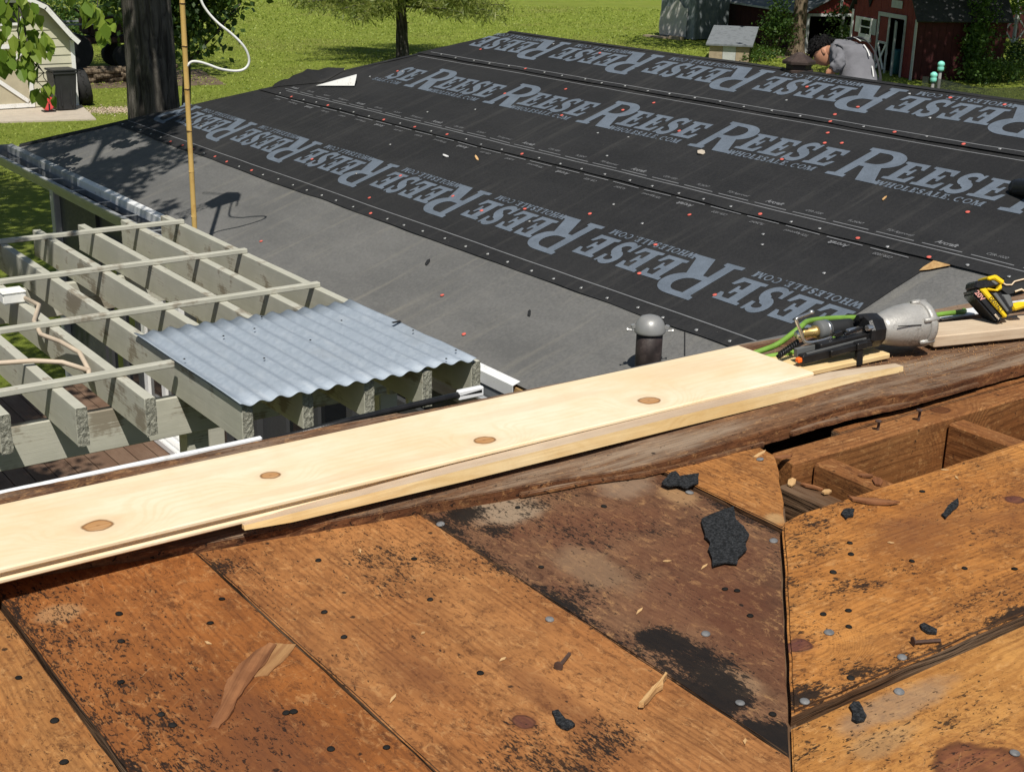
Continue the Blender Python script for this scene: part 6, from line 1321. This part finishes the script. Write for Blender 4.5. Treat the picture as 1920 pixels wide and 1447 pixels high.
MB().box(.60,1.72,-.075,-.03,.88,.99).build('window_box', M['trim_white'], rb)
o_ = MB().box(3.05,3.85,-.045,-.03,2.12,2.36).build('name_board', M['trim_worn'], rb)
MB().prism([(0,-.34),(.22,0),(0,.34),(-.22,0)], -.01, .012).xf(Matrix.Translation((1.35,-.04,2.35)) @ Matrix.Rotation(R(90),4,'X')).build('diamond_ornament', M['interior'], rb)
bl = MB().lathe([(.001,0),(.26,0),(.29,.05),(.29,.72),(.26,.78),(.001,.78)], 20).build('barrel', M['teal_dark'], smooth=True); bl.location = rb.matrix_world @ Vector((3.35,.35,.02)); tag(bl, 'dark teal plastic barrel inside the red barn doorway', 'barrel')
b = MB(); 
for i in range(12):
    for j in range(10): b.v.append((.55*(i/11-.5)*(1+.2*nz(j*.4,1)), .05*nz(i*.6,j*.5,2), 1.25*j/9))
b.f = [(j*1+i*10, j+1+i*10, j+11+i*10, j+10+i*10) for i in range(11) for j in range(9)]; o_ = b.build('hanging_tarp', M['blue_dark'], smooth=True); o_.matrix_world = rb.matrix_world @ Matrix.Translation((3.50,.85,.35)); tag(o_, 'dark blue tarp hanging inside the red barn doorway', 'tarp')

# ================================================================ LONG RED SHED with open gable bay
rs_ = empty('long_red_shed', (0,0,0)); c0 = (39.97,36.81); L1_ = frame(rs_, (42.3,43.37), c0); tag(rs_, 'long low dark red shed with grey shingle roof and an open bay', 'shed')
GW = 2.75; E1 = 1.52; PK = 2.25; x = 0
while x < L1_: MB().box(x+.004, min(L1_, x+.24)-.004, rnd(-.01,.0), .03, .02, E1).build('board', M['red_dark'], rs_); x += .24
for sg in (-1, 1):
    A_ = Vector((0, GW/2+sg*(GW/2+.25), E1-.08)); B_ = Vector((0, GW/2, PK)); Nn = Vector((0, sg*(PK-E1+.08), GW/2+.25)).normalized(); V = []
    for p in (A_, B_):
        for xx in (-.2, L1_+.25):
            for d_ in (0, .05): V.append(p + Vector((xx, 0, 0)) + Nn*d_)
    MB().add(V, [(0,1,3,2),(4,6,7,5),(0,4,5,1),(2,3,7,6),(1,5,7,3),(0,2,6,4)]).build('roof', M['shingle_gray'], rs_)
MB().bar((-.2,-.27,E1-.06),(L1_+.25,-.27,E1-.06),.04,.07).build('eave_board', M['trim_worn'], rs_)
MB().box(0, L1_, GW, GW+.05, 0, E1).build('wall', M['red_dark'], rs_); MB().box(0, .05, .04, GW, 0, E1).build('wall', M['red_dark'], rs_); MB().box(L1_-2.6, L1_-2.55, .04, GW, 0, E1).build('inner_wall', M['interior'], rs_)
y = 0.0
while y < GW:
    ym = y+.11; zt = E1 + (PK-E1)*(1-abs(ym-GW/2)/(GW/2)) - .03; MB().box(L1_+.0, L1_+.03, y+.004, y+.216, E1-.06, max(E1, zt)).build('gable_board', M['red_board'], rs_); y += .22
for y in (.0, 1.45, GW-.09): MB().box(L1_+.001, L1_+.09, y, y+.09, 0, E1-.07).build('bay_post', M['trim_worn'], rs_)
MB().box(L1_+.031, L1_+.07, .0, GW, E1-.17, E1-.071).build('lintel', M['trim_worn'], rs_); MB().box(L1_+.035, L1_+.06, GW/2-.05, GW/2+.05, E1-.05, PK-.1).build('gable_trim', M['trim_white'], rs_)

# ================================================================ COOP, OUTHOUSE, TRELLIS, TRAMPOLINE
cp = empty('low_coop', (0,0,0)); Lc = frame(cp, (34.35,36.05), (35.25,35.0)); tag(cp, 'low plywood coop with a sloping grey shingled lid', 'coop')
for k, (a, b_) in enumerate(((0,.46),(.47,.92),(.93,Lc))): MB().box(a, b_, -.02, .0, .02, .56).build('front_board', M['ply'] if k != 1 else M['trim_worn'], cp)
DPc = 2.1
for x in (0, Lc-.03):
    b = MB().add([(x,.001,.02),(x+.03,.001,.02),(x+.03,DPc,.02),(x,DPc,.02),(x,.001,.56),(x+.03,.001,.56),(x+.03,DPc,.98),(x,DPc,.98)], [(3,2,1,0),(4,5,6,7),(0,1,5,4),(1,2,6,5),(2,3,7,6),(3,0,4,7)]); b.build('side_board', M['ply'], cp)
MB().box(0, Lc, DPc, DPc+.03, .02, .96).build('back_board', M['ply'], cp)
b = MB().add([(-.12,-.15,.545),(Lc+.12,-.15,.545),(Lc+.12,DPc+.12,1.02),(-.12,DPc+.12,1.02),(-.12,-.15,.60),(Lc+.12,-.15,.60),(Lc+.12,DPc+.12,1.075),(-.12,DPc+.12,1.075)], [(3,2,1,0),(4,5,6,7),(0,1,5,4),(1,2,6,5),(2,3,7,6),(3,0,4,7)]); b.build('lid', M['shingle_gray'], cp)
oh = empty('grey_outhouse', (0,0,0)); Lo = frame(oh, (39.46,44.45), (39.59,42.52)); tag(oh, 'tall grey wooden hut half wrapped in a pale sheet', 'hut')
for k in range(8): MB().box(Lo*k/8+.004, Lo*(k+1)/8-.004, rnd(-.01,0), .03, .05, 2.7).build('board', M['gray_ply'], oh)
for k in range(7): MB().box(Lo, Lo+.03, .03+.28*k, .03+.28*k+.272, .05, 2.7).build('board', M['gray_ply'], oh)
MB().box(0, Lo, 2.0, 2.04, .05, 2.7).build('wall', M['gray_ply'], oh); MB().box(-.15, Lo+.15, -.2, 2.2, 2.71, 2.8).build('roof', M['shingle_dark'], oh); MB().box(0, .03, .04, 1.99, .05, 2.7).build('wall', M['gray_ply'], oh)
b = MB(); NX, NZ = 40, 16
for i in range(NX+1):
    for j in range(NZ+1):
        u = i/NX; v = j/NZ; top = 1.15 + .35*max(0, 1-abs(u-.62)/.25) - .2*(u < .2); b.v.append((1.55*u+.02, -.06 - .09*abs(nz(u*6, v*1.2+u*2, 3))*(1-.4*v) - .03*math.sin(u*26+v*3)*(1-v), .12 + top*v))
b.f = [(i*(NZ+1)+j, (i+1)*(NZ+1)+j, (i+1)*(NZ+1)+j+1, i*(NZ+1)+j+1) for i in range(NX) for j in range(NZ)]
o_ = b.build('pale_sheet', simple('pale_cloth', (.46,.45,.43), .9, 0, .12, 5, .3), smooth=True); o_.matrix_world = oh.matrix_world.copy(); tag(o_, 'pale creased sheet draped over the front of the grey hut', 'sheet')
o_ = MB().box(-.55,.9,-.45,-.15,.0,.07).box(.92,1.5,-.4,-.1,0,.13).build('step_block', M['ply']); o_.matrix_world = oh.matrix_world.copy(); tag(o_, 'low plank step on the grass before the grey hut', 'step')
tl = empty('lattice_trellis', (0,0,0)); Lt = frame(tl, (49.6,36.5), (53.6,36.2)); tag(tl, 'white weathered post trellis with crossed braces in the far right corner', 'trellis')
for k in range(4): MB().box(k*1.3, k*1.3+.11, -.05, .06, 0, 2.6).build('post', M['trim_worn'], tl)
for k in range(3):
    for z0, z1 in ((.05,1.15),): MB().bar((k*1.3+.1,-.03,z0),(k*1.3+1.3,-.03,z1),.03,.07,(0,0,1)).build('brace', M['trim_worn'], tl); MB().bar((k*1.3+.1,.03,z1),(k*1.3+1.3,.03,z0),.03,.07,(0,0,1)).build('brace', M['trim_worn'], tl)
MB().bar((0,0,1.25),(4,0,1.25),.05,.08).build('rail', M['trim_worn'], tl)
bw = empty('garden_wall', (0,0,0)); frame(bw, (47.5,38.5), (56,37.5)); tag(bw, 'dark red board fence behind the white trellis', 'fence')
for k in range(30): MB().box(k*.28+.004, k*.28+.276, 0, .03, 0, 1.4).build('board', M['red_dark'], bw)
tp = empty('trampoline', (15.6, 11.0, 0)); tag(tp, 'trampoline with dark netting and mint-capped poles behind the roof', 'trampoline')
To = Vector((15.6, 11.0, 0))
for p, tz in (((16.07,12.26),2.84),((15.77,12.13),2.72),((16.0,9.3),2.85),((13.9,10.9),2.6)):
    b = MB().tube([Vector((p[0],p[1],0))-To, Vector((p[0],p[1],tz))-To], .022, 8); b.build('pole', M['pole_gray'], tp, smooth=True)
    MB().lathe([(.001,-.05),(.035,-.05),(.045,-.03),(.045,.0),(.038,.02),(.05,.035),(.045,.065),(.02,.085),(.001,.088)], 12, Matrix.Translation(Vector((p[0],p[1],tz))-To)).build('pole_cap', M['teal'], tp, smooth=True)
b = MB(); nA = 40
for i in range(nA+1):
    u = i/nA; a = R(70-190*u); q = Vector((15.9+.35*math.cos(a)*3.2 - .6, 10.6+1.75*math.sin(a), 0)) - To; zt = 2.74 - .10*math.sin(u*9)**2 - .06*u; b.v += [(q.x, q.y, .8), (q.x*(1+.03*nz(u*9)), q.y, 1.7), (q.x, q.y, zt)]
b.f = [(3*i+j, 3*i+3+j, 3*i+4+j, 3*i+1+j) for i in range(nA) for j in range(2)]; b.build('netting', M['net'], tp)
MB().lathe([(1.75,.76),(1.80,.78),(1.80,.82),(1.75,.84)], 36).build('rim_pad', M['tool_black'], tp); MB().lathe([(.001,.79),(1.74,.79),(1.74,.80),(.001,.80)], 36).build('jump_mat', M['tool_black'], tp)
for a in range(6): MB().tube([(1.75*math.cos(a*1.047),1.75*math.sin(a*1.047),.8),(1.75*math.cos(a*1.047),1.75*math.sin(a*1.047),.0)], .025, 8).build('leg', M['pole_gray'], tp)
# ---- shrubs and vines in the yard
def shrub(name, label, ctr, rad, nc, per, cs_, ls, mat='vine', cat='shrub', stems=4):
    t_ = empty(name, (ctr[0], ctr[1], 0)); tag(t_, label, cat); V, c_ = clumps(nc, per, ctr, rad, cs_, ls, .6); V = V[V[:,:,2].min(axis=1) > -.02]; crown(V - np.array([ctr[0], ctr[1], 0]), M[mat], t_, 'foliage'); b = MB()
    for k in range(stems): q = c_[k % len(c_)]; limb(b, (rnd(-.1,.1), rnd(-.1,.1), 0), (q[0]-ctr[0], q[1]-ctr[1], max(.2, q[2])), .02, .006, 5, .1, 5)
    b.build('stem', M['bark_brown'], t_); return t_
shrub('leafy_bush', 'leafy green bush around the foot of the brown trunk', (38.3,36.6,1.05), (.75,.75,.9), 46, 40, .16, .12)
shrub('climbing_vine', 'green vine climbing the side wall of the red barn', (38.1,27.75,1.3), (.75,.3,1.5), 75, 42, .17, .12)
shrub('weed_patch', 'tangled weeds growing along the foot of the red barn', (38.2,27.2,.35), (1.9,.5,.45), 60, 36, .16, .10, cat='weeds')
shrub('climbing_vine', 'dark vine beside the red barn corner near the open bay', (40.1,35.2,.9), (.35,.8,1.0), 30, 36, .15, .11, 'leaf_dark')
shrub('weed_patch', 'low weeds along the front of the plywood coop', (35.9,35.2,.2), (1.0,.6,.25), 30, 30, .13, .09, cat='weeds')
shrub('hedge_clump', 'dark bush between the grey hut and the long red shed', (42.9,44.2,1.2), (1.0,1.0,1.3), 60, 40, .2, .13, 'leaf_dark', 'bush')
shrub('weed_patch', 'dark weeds by the trampoline corner of the yard', (43.5,29.5,.4), (2.6,1.0,.5), 60, 36, .2, .12, 'leaf_dark', 'weeds')
shrub('hedge_clump', 'sunlit leafy growth over the white trellis', (51.6,35.6,1.9), (2.2,.5,.7), 34, 34, .16, .16, 'leaf', 'bush')
shrub('hedge_clump', 'light green brush at the lawn edge behind the cream shed', (16.5,50.5,.8), (4.2,1.6,1.3), 150, 40, .3, .14, 'vine', 'bush')
o = MB().prism([(37.2,36.0),(39.8,35.0),(43.2,35.5),(43.0,36.7),(40.0,36.8)], -.02, .006).build('bare_soil', M['soil']); struct(o)
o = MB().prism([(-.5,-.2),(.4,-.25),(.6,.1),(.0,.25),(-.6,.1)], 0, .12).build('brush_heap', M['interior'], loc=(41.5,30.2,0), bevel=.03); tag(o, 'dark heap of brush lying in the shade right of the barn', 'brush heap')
